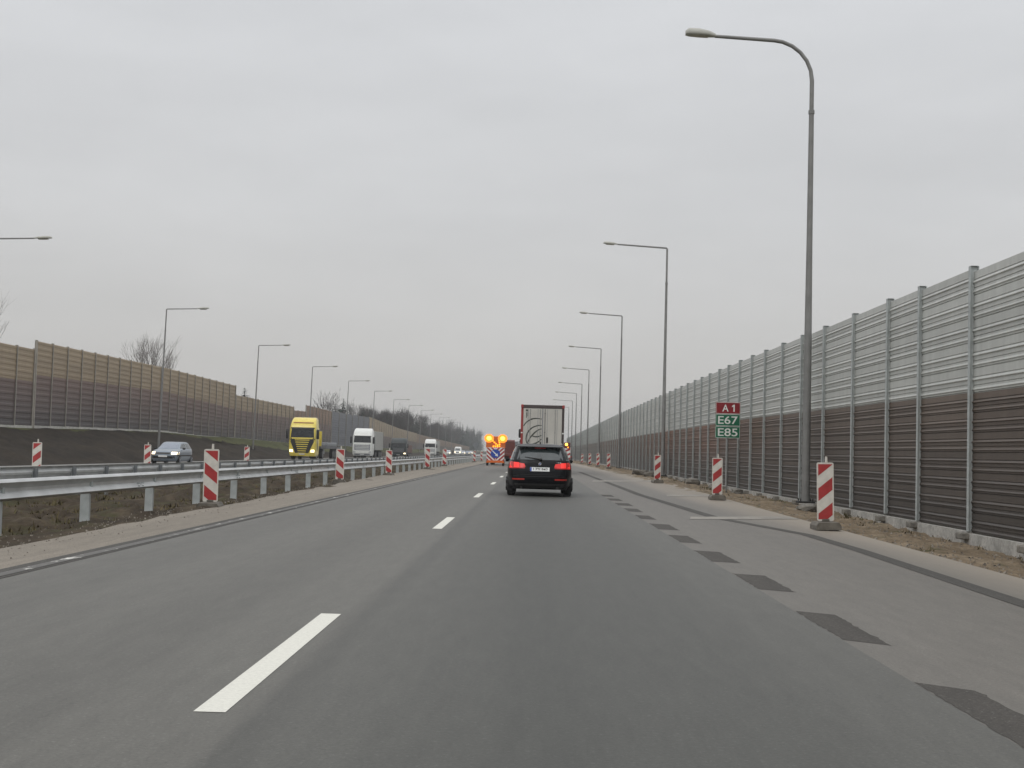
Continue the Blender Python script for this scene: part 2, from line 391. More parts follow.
def sheet(name, m, xl, xr, z=0.0, y0=Y0, y1=Y1, zt=None):
    """strip between two edges given as tables of (y, x)"""
    mb = MB(); Y = sorted({y0, y1} | {y for y, *_ in xl + xr if y0 < y < y1})
    V = []
    for y in Y: V += [(lerp(xl, y)[0], y, z), (lerp(xr, y)[0], y, z)]
    mb.add(V, [(2 * i, 2 * i + 1, 2 * i + 3, 2 * i + 2) for i in range(len(Y) - 1)])
    return struct(name, mb, m)
XL = -4.86
sheet('road', ASPH_L, [(0, XL)], [(0, 2.13)])
EDGE_R = [(0, 5.2), (14, 5.28), (23, 5.46), (32, 5.62), (68, 6.55), (131, 6.8), (400, 6.8)]
sheet('hard_shoulder', ASPH_S, [(0, 2.13)], EDGE_R)
sheet('opposite_road', ASPH_O, [(0, -23.6)], [(0, -11.5)], -0.02)
EDGE_L = [(0, -5.75), (14, -5.85), (29, -6.15), (63, -6.9), (200, -7.0)]
# slightly ragged gravel edges
def ragged(tab, amp, y0=-20, y1=160, step=1.2, seed=0):
    r = random.Random(seed); out = []
    y = y0
    while y < y1:
        out.append((y, lerp(tab, y)[0] + r.uniform(-amp, amp))); y += step * r.uniform(.6, 1.4)
    return out + [(y1 + 20, lerp(tab, y1)[0]), (Y1, lerp(tab, Y1)[0])]
sheet('gravel_shoulder', GRAVEL, ragged(EDGE_L, 0.10, seed=3), [(0, XL)], -0.002)

# sealed joint strips, repair patches
sheet('road_joint', SEAM, [(0, XL + 0.02)], [(0, XL + 0.34)], 0.004, -10, 300)
st = [(-20, 4.12), (11, 4.2), (18, 4.38), (21.5, 4.38), (24.5, 3.95), (26.5, 3.62), (29, 3.55), (41, 3.25), (52, 3.25), (90, 3.2)]
sheet('shoulder_joint', SEAM, [(y, x) for y, x in st], [(y, x + (0.22 if y < 25 else .26)) for y, x in st], 0.004, -20, 90)
pm = MB()
prr = random.Random(4)
for k in range(12):
    yt = 7.35 + 3.27 * (k - 1); w0 = .295 + prr.uniform(-.03, .05)
    ln = 1.72 + prr.uniform(-.15, .15)
    poly = []
    n = 22
    for i in range(n + 1): poly.append((2.135 + prr.uniform(-.008, .008), yt - ln * i / n))
    for i in range(n + 1): poly.append((2.135 + w0 + prr.uniform(-.012, .012), yt - ln + ln * i / n - .22 * (.8 + .2 * math.sin(i * .9 + k))))
    pm.add([(x, y, 0.0018) for x, y in poly], [tuple(range(len(poly)))])
struct('road_patches', pm, PATCH)
# painted markings
mk = MB()
for k in range(-1, 40):
    ya = 5.97 + 14.35 * k
    mk.add([(-1.485, ya, .0025), (-1.340, ya, .0025), (-1.340, ya + 3.62, .0025), (-1.485, ya + 3.62, .0025)], [(0, 1, 2, 3)])
struct('lane_markings', mk, PAINT)
mk = MB()
mk.add([(-4.70, -10, .008), (-4.58, -10, .008), (-4.58, 120, .008), (-4.70, 120, .008)], [(0, 1, 2, 3)])
struct('edge_line', mk, PAINT_OLD)
mk = MB()
for (x0, y0, x1, y1, w) in ((3.10, 26.2, 5.5, 27.6, 1.1), (4.15, 41.0, 5.75, 42.3, 1.5), (2.75, 60.2, 5.9, 64.3, 2.4)):
    mk.add([(x0, y0 - w / 2, .006), (x1, y1 - w / 2, .006), (x1, y1 + w / 2, .006), (x0 + .15, y0 + w / 2, .006)], [(0, 1, 2, 3)])
struct('shoulder_markings', mk, PAINT_DUST)
mk = MB()
for k in range(-1, 14):
    ya = 20 + 15 * k
    mk.add([(-16.6, ya, -.014), (-16.45, ya, -.014), (-16.45, ya + 4, -.014), (-16.6, ya + 4, -.014)], [(0, 1, 2, 3)])
for x in (-12.1, -22.7):
    mk.add([(x, -20, -.014), (x + .18, -20, -.014), (x + .18, 500, -.014), (x, 500, -.014)], [(0, 1, 2, 3)])
struct('opposite_road_markings', mk, PAINT)

def rough_strip(name, m, prof, y0, y1, dx, dy, amp, freq, fade=None):
    """soil strip: prof(y) gives list of (x, z); bumps from noise"""
    mb = MB(); ny = int((y1 - y0) / dy); rows = []
    for j in range(ny + 1):
        y = y0 + (y1 - y0) * (j / ny) ** 1.6
        p = prof(y); x0, x1 = p[0][0], p[-1][0]; nx = max(4, int((x1 - x0) / dx))
        for i in range(nx + 1):
            x = x0 + (x1 - x0) * i / nx; z = lerp(p, x)[0]
            e = min(1, 4 * i / nx, 4 * (nx - i) / nx) if fade is None else fade(i / nx)
            h = mnoise.fractal(Vector((x * freq, y * freq * .8, 3.1)), 0.8, 2.1, 5) * amp
            rows.append((x, y, z + h * e))
        W = nx + 1
    mb.add(rows, [(j * W + i, j * W + i + 1, (j + 1) * W + i + 1, (j + 1) * W + i) for j in range(ny) for i in range(W - 1)])
    return struct(name, mb, m, smooth=60)
# base of right wall by distance
WB = [(0, -0.12), (22, -0.06), (28, 0.0), (40, 0.02), (58, 0.07), (100, 0.2), (200, 0.2)]
WPL = [(0, -0.42), (22, -0.33), (28, -0.23), (34, -0.15), (58, -0.08), (100, 0.05), (200, 0.05)]
rough_strip('sandy_verge', SAND, lambda y: [(5.0, -0.02), (lerp(EDGE_R, y)[0] - .12, -0.012), (lerp(EDGE_R, y)[0] + .55, 0.0 + lerp(WPL, y)[0] * .45 - .02), (8.35, lerp(WPL, y)[0] - .01)], -15, 330, .08, .22, .085, 1.7,
            fade=lambda t: min(1, max(0, (t - .12) * 5)))
rough_strip('median_strip', MEDIAN, lambda y: [(-11.8, -0.03), (-11.0, -0.12), (-9.5, -0.16), (-7.2, -0.17), (-6.2, -0.03), (-5.6, -0.03)], -15, 320, .12, .35, .26, 1.0,
            fade=lambda t: min(1, max(0.04, (1 - t) * 2.6), 6 * t + .05))
BTOP = [(0, 1.82), (74, 1.85), (89, 2.0), (107, 2.08), (119, 1.85), (134, 1.80), (165, 1.5), (240, 1.3), (400, 1.2), (1500, 1.2)]
rough_strip('earth_bank', BANK, lambda y: [(-30.4, lerp(BTOP, y)[0]), (-29.4, lerp(BTOP, y)[0] - .05), (-24.6, 0.02), (-23.5, -0.05)], -15, 900, .35, 1.0, .22, .5)
gs = MB(); gsr = random.Random(8)
for j in range(150):
    y = -10 + j * 3.0; t = lerp(BTOP, y)[0]
    xe = lerp([(0, -29.55), (60, -29.5), (108, -29.4), (122, -28.2), (150, -26.6), (450, -26.6)], y)[0] + gsr.uniform(-.25, .25)
    for i in range(7):
        x = -30.2 + (xe + 30.2) * i / 6
        zz = lerp([(-30.4, t), (-29.4, t - .05), (-24.6, .02)], x)[0] + .02 + .11 * max(0, min(1, (y - 108) / 14)) - (.10 if i == 6 else 0)
        gs.v.append((x, y, zz + mnoise.noise(Vector((x * 1.7, y * .7, 9))) * .07))
for j in range(149):
    for i in range(6): gs.f.append((j * 7 + i, j * 7 + i + 1, j * 7 + 7 + i + 1, j * 7 + 7 + i)); gs.m.append(0)
struct('grassy_bank_top', gs, BANKGRASS, smooth=60)

# ------------------------------------------------------------------ noise barriers
def corrugated(h, length, depth=.035, pitch=.1667, slim=False):
    """ribbed sheet: x outward (towards -x = road), y along, z up; closed at the back"""
    prof = []; n = max(1, round(h / pitch)); p = h / n
    for k in range(n):
        z = k * p
        if slim == 2: prof += [(0, z + .02 * p), (0, z + .42 * p), (-depth, z + .55 * p), (-depth, z + .88 * p), (0, z + .98 * p)]
        else:
            # half-metre cassette: narrow shadow grooves, flat faces, one bright ridge
            prof += [(.02, z + .002 * p), (.02, z + .035 * p), (0, z + .05 * p), (0, z + .12 * p), (-depth * .8, z + .14 * p), (-depth * .8, z + .16 * p), (0, z + .23 * p), (0, z + .30 * p), (.016, z + .31 * p), (.016, z + .335 * p), (0, z + .345 * p),
                     (0, z + .50 * p), (-depth, z + .525 * p), (-depth * 1.1, z + .55 * p), (0, z + .635 * p), (.014, z + .65 * p), (.014, z + .675 * p), (0, z + .685 * p), (0, z + .998 * p)]
    prof = [(0.06, 0)] + prof + [(0.06, h)]
    mb = MB(); mb.prism(prof, 'y', 0, length); return mb
def i_post(h, w=.16, d=.15, t=.014, mi=0):
    mb = MB()
    mb.box((-d / 2, 0, h / 2), (t, w, h)); mb.box((d / 2, 0, h / 2), (t, w, h)); mb.box((0, 0, h / 2), (d - t - .002, t, h - .004))
    mb.box((0, 0, h + .004), (d - t, w - .01, .006)); return mb

def barrier(label, name, X, face, ypos, zbase, ztop, zmid, mats, posth, group=None, blocks=False, plinth=True, pw=.105, maxparts=100):
    """face=-1: road side towards -x; posts at ypos; bays between"""
    t = thing(name, label, 'noise barrier', (X, ypos[0], 0), 0, group)
    yb = ypos[0]; cache = {}
    for i, y in enumerate(ypos):
        zb, zt = zbase(y), ztop(y) + (.055 if face < 0 else .04)
        h = round(zt - zb, 1)
        key = ('p', h)
        if key not in cache: cache[key] = i_post(h, w=pw).mesh('post', GALV if posth is None else posth)
        inst('post', cache[key], t, (0, y - yb, zt - h))
        if blocks and y < 140:
            if 'b' not in cache:
                cache['b'] = MB().box((0, 0, 0), (.26, .32, .12), bev=.015).mesh('footing', CONC_D)
            inst('footing', cache['b'], t, (-.12, y - yb, zb - .07))
    for i in range(len(ypos) - 1):
        ya, yc = ypos[i], ypos[i + 1]; ym = (ya + yc) / 2
        zb, zm, zt = zbase(ym), zmid(ym), ztop(ym)
        L_ = yc - ya
        for nm, a, b_, m in (('lower_panel', zb, zm, mats[0]), ('upper_panel', zm, zt, mats[1])):
            h = round(b_ - a, 1); key = (nm, h)
            if key not in cache: cache[key] = (corrugated(h, 1.0, .020, .5) if nm == 'upper_panel' else corrugated(h, 1.0, .020, .36)).mesh(nm, m) if face < 0 else corrugated(h, 1.0, .017, .36, 2).mesh(nm, m)
            o = inst(nm, cache[key], t, (0, ya - yb, a), (1 if face < 0 else -1, L_, (b_ - a) / h - 1e-4))
            if m is mats[1] and len(mats) > 2 and mats[2](ym): o['label'] = 'paler panel'
        if plinth:
            zz = lerp(WPL, ym)[0] - .25 if face < 0 else zb - .45
            if face > 0: zb += .14
            key = ('c', round(zb - zz, 1))
            if key not in cache: cache[key] = MB().box((0, .5, round(zb - zz, 1) / 2), (.13, 1, round(zb - zz, 1))).mesh('plinth', CONC if face < 0 else CONC_P)
            o = inst('plinth', cache[key], t, (face * .03, ya - yb, zb - round(zb - zz, 1) - .003), (1, L_, 1))
    return t
XW = 8.13
R_TOP = [(0, 4.70), (22, 4.75), (24.6, 4.83), (30.4, 4.89), (37, 4.9), (52, 5.0), (122, 5.04), (209, 4.85), (330, 4.7)]
R_MID = [(0, 2.46), (22, 2.51), (34, 2.6), (49, 2.7), (123, 2.72), (200, 2.64), (330, 2.6)]
yp = [6.1, 9.2, 12.3, 15.3, 18.35, 21.4, 24.48, 27.72, 30.19, 33.44, 36.78, 39.83, 42.93, 46.11, 48.9, 51.75, 54.73, 57.41, 60.56, 63.4, 66.11]
while yp[-1] < 300: yp.append(yp[-1] + 2.98)
barrier('tall grey and brown ribbed noise barrier along the right verge', 'noise_barrier', XW, -1, yp,
        lambda y: lerp(WB, y)[0], lambda y: lerp(R_TOP, y)[0], lambda y: lerp(R_MID, y)[0], (PAN_BROWN, PAN_GREY), None, 'noise barriers along the motorway', blocks=True)
# left barrier, in sections of different height
XB = -30.0
def posts(a, b, s=2.74):
    n = max(1, round((b - a) / s)); return [a + (b - a) * i / n for i in range(n + 1)]
secs = [
    ('lower end section of the tan and plum noise barrier, cut by the left picture edge', 41.0, 78.7, [(40, 6.45), (78, 6.62)], [(40, 4.55), (78, 4.66)], (PAN_PLUM, PAN_TAN)),
    ('tallest section of tan and plum noise barrier behind the silver car and bare tree', 79.0, 132.7, [(79, 7.15), (107, 7.34), (133, 7.18)], [(79, 5.1), (107, 5.4), (133, 4.8)], (PAN_PLUM, PAN_TAN)),
    ('lower tan noise barrier section stepping down towards the yellow truck', 133.0, 165.6, [(133, 6.26), (166, 6.2)], [(133, 4.75), (166, 4.75)], (PAN_PLUM, PAN_TAN)),
    ('short low reddish section of noise barrier right above the yellow truck cab', 165.9, 174.5, [(165, 5.75), (175, 5.9)], [(165, 4.6), (175, 4.6)], (PAN_PLUM, PAN_REDTAN)),
    ('brown noise barrier section between yellow truck and blue-grey panels', 174.8, 197.0, [(174, 6.75), (212, 6.55)], [(174, 4.7), (212, 4.5)], (PAN_PLUM, PAN_REDTAN)),
    ('flat blue-grey noise barrier section behind the white truck', 197.3, 243.0, [(197, 6.62), (243, 6.95)], [(211, 3.4), (243, 3.4)], (PAN_BLUE, PAN_BLUE)),
    ('long tan noise barrier section falling away behind the dark truck', 243.3, 345.0, [(243, 7.05), (300, 5.9), (345, 5.5)], [(243, 4.0), (345, 3.2)], (PAN_PLUM, PAN_TAN)),
    ('farthest reddish brown stretch of noise barrier below the woodland', 345.5, 640.0, [(345, 5.4), (434, 4.7), (640, 3.4)], [(345, 3.1), (640, 2.0)], (PAN_PLUM, PAN_REDTAN)),
]
for (lab, a, b_, tt, tm, ms) in secs:
    s_ = 7.6 if 'blue-grey' in lab and 'flat' in lab else 2.74 if b_ < 300 else 4.0
    barrier(lab, 'noise_barrier', XB, 1, posts(a, b_, s_), lambda y: lerp(BTOP, y)[0], lambda y: lerp(tt, y)[0], lambda y: lerp(tm, y)[0], ms, POST_L,
            'noise barriers along the motorway', pw=.08)

# ------------------------------------------------------------------ street lamps
def lamp_mesh(H_, arm, bend, sgn, base_r=.105, hs=1.0):
    """sgn=-1: arm reaches towards -x"""
    pole = MB()
    zs = [0, H_ * .30, H_ * .55, H_ * .845]
    pole.tube([(0, 0, z) for z in zs], [base_r, base_r * .92, base_r * .72, base_r * .60], 12)
    pole.tube([(0, 0, H_ * .84), (0, 0, H_ * .848)], base_r * .74, 12)
    tilt = math.tan(R(3))
    if bend:
        r = 1.15
        pts = [(0, 0, H_ * .845), (0, 0, H_ - r)] + [(sgn * r * (1 - math.cos(a)), 0, H_ - r + r * math.sin(a)) for a in [R(x) for x in (15, 30, 45, 60, 75, 87)]]
        pts.append((sgn * (arm - .75), 0, H_ + tilt * (arm - r - .75)))
    else:
        pts = [(0, 0, H_ * .845), (0, 0, H_ - .05), (sgn * .04, 0, H_), (sgn * (arm - .7), 0, H_ + tilt * (arm - .7))]
    ax = pts[-1]
    a_ = MB().tube(pts, [base_r * .52] * 2 + [base_r * .46] * (len(pts) - 3) + [base_r * .40], 10)
    hd = MB()
    secs_ = [(-.06, .035, .035, 0), (0, .08, .09, 0), (.16, .13, .14, .01), (.45, .16, .185, .015), (.74, .15, .18, .012), (.84, .09, .10, 0.0)]
    n = 12; V = []
    for (x, w, h, dz) in secs_:
        for k in range(n):
            q = 2 * math.pi * k / n; zz = math.sin(q) * h
            if zz < 0: zz *= .35
            V.append((ax[0] + sgn * x, w * hs * math.cos(q), ax[2] + dz + zz * hs + x * tilt))
    F = [(j * n + k, j * n + (k + 1) % n, (j + 1) * n + (k + 1) % n, (j + 1) * n + k) for j in range(len(secs_) - 1) for k in range(n)] + [tuple(range(n)), tuple(range((len(secs_) - 1) * n, len(secs_) * n))]
    hd.add(V, F)
    gl = MB(); V = []
    for (x, w, dz) in ((.2, .09, -.025), (.45, .125, -.03), (.7, .10, -.025)):
        V += [(ax[0] + sgn * x, -w, ax[2] + dz + x * tilt - .004), (ax[0] + sgn * x, 0, ax[2] + dz + x * tilt - .045), (ax[0] + sgn * x, w, ax[2] + dz + x * tilt - .004)]
    gl.add(V, [(0, 1, 4, 3), (1, 2, 5, 4), (3, 4, 7, 6), (4, 5, 8, 7)])
    fl = MB().box((0, 0, .03), (.46, .46, .05), bev=.01)
    for sx in (-1, 1):
        for sy in (-1, 1): fl.tube([(sx * .17, sy * .17, .05), (sx * .17, sy * .17, .13)], .018, 6)
    return [('pole', pole.mesh('pole', GALV_D, 40)), ('arm', a_.mesh('arm', GALV_D, 40)), ('lamp_head', hd.mesh('lamp_head', LAMP_GREY, 60)), ('lamp_glass', gl.mesh('lamp_glass', LAMP_GLASS, 60)), ('base_plate', fl.mesh('base_plate', RUBBER))]
def lamp(parts, label, loc, group):
    t = thing('street_lamp', label, 'street lamp', loc, 0, group)
    for nm, me in parts:
        if nm == 'lamp_glass':
            h = [c for c in t.children if c.name.startswith('lamp_head')][0]; inst(nm, me, h)
        else: inst(nm, me, t)
    return t
ORD = ['nearest', 'second', 'third', 'fourth', 'fifth', 'sixth', 'seventh', 'eighth', 'ninth', 'tenth', 'eleventh', 'twelfth', 'thirteenth', 'fourteenth']
near = lamp_mesh(13.2, 3.55, True, -1, .12)
far = lamp_mesh(13.5, 3.65, False, -1, .115, .62)
farL = lamp_mesh(10.0, 2.9, False, 1, .085, .55)
for i, (y, z) in enumerate([(37.4, 0.0), (77.9, .05), (116.7, .05), (151.8, -.1), (183, -.3), (208, -.3), (233, -.3), (255, -.3), (279, -.3)]):
    lab = ('tall lamp post with rounded bend, right beside the front barrier panels' if i == 0 else
           'square-cornered lamp post, %s from the front in the row along the right barrier' % ORD[i])
    o = lamp(near if i == 0 else far, lab, (7.76, y, z), 'street lamps along the right barrier')
    o.scale.z = (1, 1, 1, 1, .98, .93, .905, .87, .84)[i]
for i in range(13):
    y = 62.6 + 31.0 * i if i < 2 else 94.4 + 31.2 * (i - 1)
    z = .78 if i < 6 else .62
    lab = ('lamp arm reaching in past the left picture edge above the barrier' if i == 0 else
           'lamp post, %s whole one from the left in the row on the left bank' % ('first' if i == 1 else ORD[i - 1]))
    o = lamp(farL, lab, (-26.5, y, z), 'street lamps on the left bank'); o.rotation_euler.y = R(1.1)

# ------------------------------------------------------------------ guardrails
def w_beam(X, y0, y1, face, top=.72, h=.30):
    """W-profile rail; face=+1 looks to +x"""
    ks = [(.00, 1.0), (.035, .985), (.055, .93), (.075, .86), (.03, .66), (.0, .58), (.0, .42), (.03, .34), (.075, .14), (.055, .07), (.02, .015), (-.0, 0)]
    out = [(X + face * dx, top - h + h * k) for dx, k in ks]
    inn = [(x - face * .004, z) for x, z in out[::-1]]
    return MB().prism(out + inn, 'y', y0, y1)
def rail(label, X, face, ystart, step, n, postw, top):
    t = thing('guardrail', label, 'guardrail', (X, ystart, 0), 0, 'steel guardrails of the central reservation')
    y0 = -8.0 - ystart; L_ = 8.0; first = True
    while y0 + ystart < ystart + step * n:
        b = w_beam(0, y0, y0 + 8.02 if False else y0 + 7.995, face, top).build('rail_beam', RAILM, t, smooth=30)
        s = MB()
        for q in (.24, .62, .78):
            for dy in (-.12, .12): s.tube([(face * .03, y0 + dy, top - .30 * q), (face * .085, y0 + dy, top - .30 * q)], .012, 6)
        s.build('splice_bolts', GALV, b)
        y0 += L_
    # sigma post
    p = MB(); w = postw; hz_ = top - .03 + .5; zc = (top - .03) / 2 - .25
    p.box((-face * (w / 2 + .005), 0, zc), (w, .008, hz_)); p.box((-face * .009, .034, zc), (.008, .06, hz_)); p.box((-face * (w + .001), .034, zc), (.008, .06, hz_))
    q = MB().box((face * .012, .02, top - .16), (.028, .08, .14))
    pm_, qm_ = p.mesh('post', GALV if face > 0 else POST_D), q.mesh('spacer', GALV)
    for k in range(n):
        o = inst('post', pm_, t, (-.0, step * k + (rnd.uniform(-.02, .02)), -.01)); o.rotation_euler = (R(rnd.uniform(-.7, .7)), R(rnd.uniform(-.5, .5)), R(rnd.uniform(-3, 3)))
        inst('spacer', qm_, o)
    return t
rail('front steel guardrail with widely spaced posts beside our lanes', -7.15, 1, 7.06, 3.59, 62, .15, .65)
rail('rear steel guardrail seen from behind, with closely spaced posts', -11.0, -1, 6.85, 2.472, 96, .085, .61)

# ------------------------------------------------------------------ striped traffic beacons
def beacon_meshes(rise, two_sided=True):
    """rise=+1: stripes climb to the right when seen from -y"""
    W, H_, z0 = .285, 1.0, .14
    body = MB(); r = .03; t = .03
    poly = []
    for (cx, cz, a0) in ((W / 2 - r, z0 + H_ - r, 0), (-W / 2 + r, z0 + H_ - r, 90), (-W / 2 + r, z0 + r, 180), (W / 2 - r, z0 + r, 270)):
        for k in range(4): poly.append((cx + r * math.cos(R(a0 + 30 * k)), cz + r * math.sin(R(a0 + 30 * k))))
    body.prism(poly, 'y', -t / 2, t / 2)
    st = MB(); m_ = .022; x0, x1 = -W / 2 + m_, W / 2 - m_
    zl, zh = z0 + .03, z0 + H_ - .03
    sl = .80 * (x1 - x0); hh = .215
    for k in range(-1, 4):
        zc = z0 + .06 + .43 * k - .15          # lower edge at the low side
        a, b = (zc, zc + sl) if rise > 0 else (zc + sl, zc)   # z at x0 and x1
        quad = [(x0, a), (x1, b), (x1, b + hh), (x0, a + hh)]
        # clip to zl..zh
        def clip(pl, lim, keep):
            out = []
            for i in range(len(pl)):
                p, q = pl[i], pl[(i + 1) % len(pl)]
                ip, iq = keep(p[1]), keep(q[1])
                if ip: out.append(p)
                if ip != iq:
                    u = (lim - p[1]) / (q[1] - p[1]); out.append((p[0] + u * (q[0] - p[0]), lim))
            return out
        quad = clip(quad, zl, lambda z: z >= zl)
        if len(quad) > 2: quad = clip(quad, zh, lambda z: z <= zh)
        if len(quad) < 3: continue
        for sy in ((-1, 1) if two_sided else (-1,)):
            st.prism(quad, 'y', sy * (t / 2), sy * (t / 2 + .003))
    hd = MB().tube([(0.02, 0, z0 + H_ - .005), (.02, 0, z0 + H_ + .10)], [.024, .02], 10)
    bs = MB()
    bs.prism([(-.21, 0), (.21, 0), (.21, .07), (.17, .125), (-.17, .125), (-.21, .07)], 'y', -.36, .36)
    bs.box((0, 0, .145), (.12, .12, .06), bev=.01)
    ft = MB()
    for sx in (-1, 1):
        for sy in (-1, 1): ft.box((sx * .15, sy * .27, -.003), (.09, .12, .05))
    return [('panel', body.mesh('panel', WHITE_B, 30)), ('stripes', st.mesh('stripes', RED_B)), ('handle', hd.mesh('handle', WHITE_B, 40)), ('base', bs.mesh('base', RUBBER_G)), ]
BR, BL = beacon_meshes(1), beacon_meshes(-1)
def beacon(parts, label, x, y, z, group, lean=0, rz=0, sc_=1.0):
    t = thing('traffic_beacon', label, 'traffic beacon', (x, y, z), R(rz), group); t.rotation_euler = (R(rnd.uniform(-1, 1)), R(lean), R(rz))
    t.scale = (1 + (sc_ - 1) * .5, 1, sc_)
    pan = None
    for nm, me in parts:
        o = inst(nm, me, pan if nm == 'stripes' else t)
        if nm == 'panel': pan = o
gR = 'striped beacons along the right shoulder'
for i, (x, y, ln, lab) in enumerate([
        (5.17, 23.2, -1.2, 'largest red and white striped beacon, in front of the tall rounded lamp post'),
        (5.36, 38.0, -.5, 'red and white striped beacon standing just left of the route number sign'),
        (5.70, 59.5, 0, 'red and white striped beacon at the foot of the second lamp post on the right'),
        (6.72, 114.5, 1, 'small striped beacon, rightmost of the far cluster at the right shoulder'),
        (6.62, 130.5, 0, 'small striped beacon in the middle of the far right-hand cluster'),
        (6.5, 146, 0, 'small striped beacon, second from the left of the far right-hand cluster'),
        (6.4, 166, 3, 'tiny faded beacon, leftmost of the far right-hand cluster')]):
    beacon(BR, lab, x, y, .012, gR, ln, rnd.uniform(-6, 6), (1.02, 1.05, 1.1, 1.16, 1.16, 1.16, 1.1)[i])
gL = 'striped beacons along the central guardrail'
for i, (x, y, lab) in enumerate([
        (-6.22, 25.7, 'largest striped beacon on the left, in front of the front guardrail'),
        (-6.72, 46.5, 'striped beacon before the guardrail, second along it, right of the yellow truck'),
        (-6.6, 61.5, 'striped beacon before the guardrail, between white truck and dark truck'),
        (-6.62, 84.6, 'striped beacon before the guardrail, below the far white truck cab'),
        (-6.75, 103.3, 'striped beacon before the guardrail, right of the far white truck cab'),
        (-6.45, 151, 'small striped beacon left of the arrow board, larger of the pair'),
        (-6.2, 166, 'small striped beacon left of the arrow board, smaller of the pair')]):
    beacon(BL, lab, x, y, -.055, gL, rnd.uniform(-.6, .6), rnd.uniform(-6, 6), (1.02, 1.07, 1.06, 1.2, 1.22, 1.15, 1.1)[i])
gO = 'striped beacons on the opposite carriageway'
for (x, y, lab) in [(-15.5, 41.3, 'striped beacon behind the rear guardrail near the left picture edge'),
                    (-16.0, 55, 'striped beacon directly left of the silver car headlamp'),
                    (-16.0, 74.2, 'striped beacon behind the rear guardrail, between silver car and yellow truck')]:
    beacon(BR, lab, x, y, -.02, gO, rnd.uniform(-1.5, 1.5), 4)

# ------------------------------------------------------------------ route sign
t = thing('route_sign', 'red A1 and green E67 and E85 route number sign on a grey post', 'road sign', (7.40, 50, -.12)); t.scale = (1, 1, 1.03)
MB().tube([(0, 0.035, -.2), (0, 0.035, 3.33)], .034, 12).build('post', GALV_D, t, 40)
MB().tube([(-.06, .035, 3.30), (.02, .035, 3.42), (.08, .035, 3.31)], .012, 6).build('top_bracket', GALV_D, t)
for (txt, zc, m, w) in (('A1', 3.12, SIGN_R, .62), ('E67', 2.68, SIGN_G, .74), ('E85', 2.235, SIGN_G, .74)):
    pl = MB().box((0, -.02, zc), (.94, .03, .434), bev=.012).build('sign_plate', m, t)
    fr = MB()
    for (cx, cz, sx, sz) in ((0, .204, .90, .012), (0, -.204, .90, .012), (-.452, 0, .012, .396), (.452, 0, .012, .396)): fr.box((cx, -.0365, zc + cz), (sx, .003, sz))
    fr.build('border', SIGN_W, pl)
    if txt == 'A1':
        text_part('A', .36, SIGN_W, pl, (-.10, -.038, zc), .235); 
        one = MB(); one.prism([(.20, zc - .13), (.25, zc - .13), (.25, zc + .13), (.21, zc + .13), (.145, zc + .085), (.145, zc + .035), (.20, zc + .07)], 'y', -.041, -.036); one.build('lettering', SIGN_W, pl)
    else: text_part(txt, .40, SIGN_W, pl, (0, -.038, zc), w)
for zc in (3.12, 2.68, 2.235): MB().box((0, .02, zc), (.5, .03, .04)).build('clamp', GALV_D, t)

# ------------------------------------------------------------------ cars built from horizontal slices
class Slices:
    """body of horizontal slices: rows (z, half width, rear y, front y); plan is a superellipse"""
    def __init__(s, tab, n=5.0, nz=None):
        s.t, s.n = tab, n
    def row(s, z): return lerp(s.t, z)
    def rear(s, x, z, off=0.0):
        w, a, b = s.row(z); c, l = (a + b) / 2, (b - a) / 2
        return (x, c - l * max(0, 1 - abs(x / w) ** s.n) ** (1 / s.n) - off, z)
    def front(s, x, z, off=0.0):
        w, a, b = s.row(z); c, l = (a + b) / 2, (b - a) / 2
        return (x, c + l * max(0, 1 - abs(x / w) ** s.n) ** (1 / s.n) + off, z)
    def side(s, y, z, sg, off=0.0):
        w, a, b = s.row(z); c, l = (a + b) / 2, (b - a) / 2
        return (sg * (w * max(0, 1 - min(1, abs((y - c) / l)) ** s.n) ** (1 / s.n) + off), y, z)
    def shell(s, N=64, sub=3):
        zs = []
        for p, q in zip(s.t, s.t[1:]): zs += [p[0] + (q[0] - p[0]) * k / sub for k in range(sub)]
        zs.append(s.t[-1][0]); mb = MB(); V = []
        for z in zs:
            w, a, b = s.row(z); c, l = (a + b) / 2, (b - a) / 2
            for k in range(N):
                q = 2 * math.pi * k / N; cs, sn = math.cos(q), math.sin(q)
                V.append((w * math.copysign(abs(cs) ** (2 / s.n), cs), c + l * math.copysign(abs(sn) ** (2 / s.n), sn), z))
        n = len(zs)
        F = [(j * N + k, j * N + (k + 1) % N, (j + 1) * N + (k + 1) % N, (j + 1) * N + k) for j in range(n - 1) for k in range(N)]
        F += [tuple(range(N))[::-1], tuple(range((n - 1) * N, n * N))]
        mb.add(V, F); return mb
    def patch(s, where, q, off=.004, nu=10, nv=5, sg=1, thick=0.0):
        """quad patch q = [(a,z) x4: lower-left, lower-right, upper-right, upper-left] laid on the body"""
        def P(u, v):
            a = (q[0][0] * (1 - u) + q[1][0] * u) * (1 - v) + (q[3][0] * (1 - u) + q[2][0] * u) * v
            z = (q[0][1] * (1 - u) + q[1][1] * u) * (1 - v) + (q[3][1] * (1 - u) + q[2][1] * u) * v
            if where == 'rear': return s.rear(a, z, off)
            if where == 'front': return s.front(a, z, off)
            return s.side(a, z, sg, off)
        mb = MB(); mb.grid(P, nu, nv); return mb
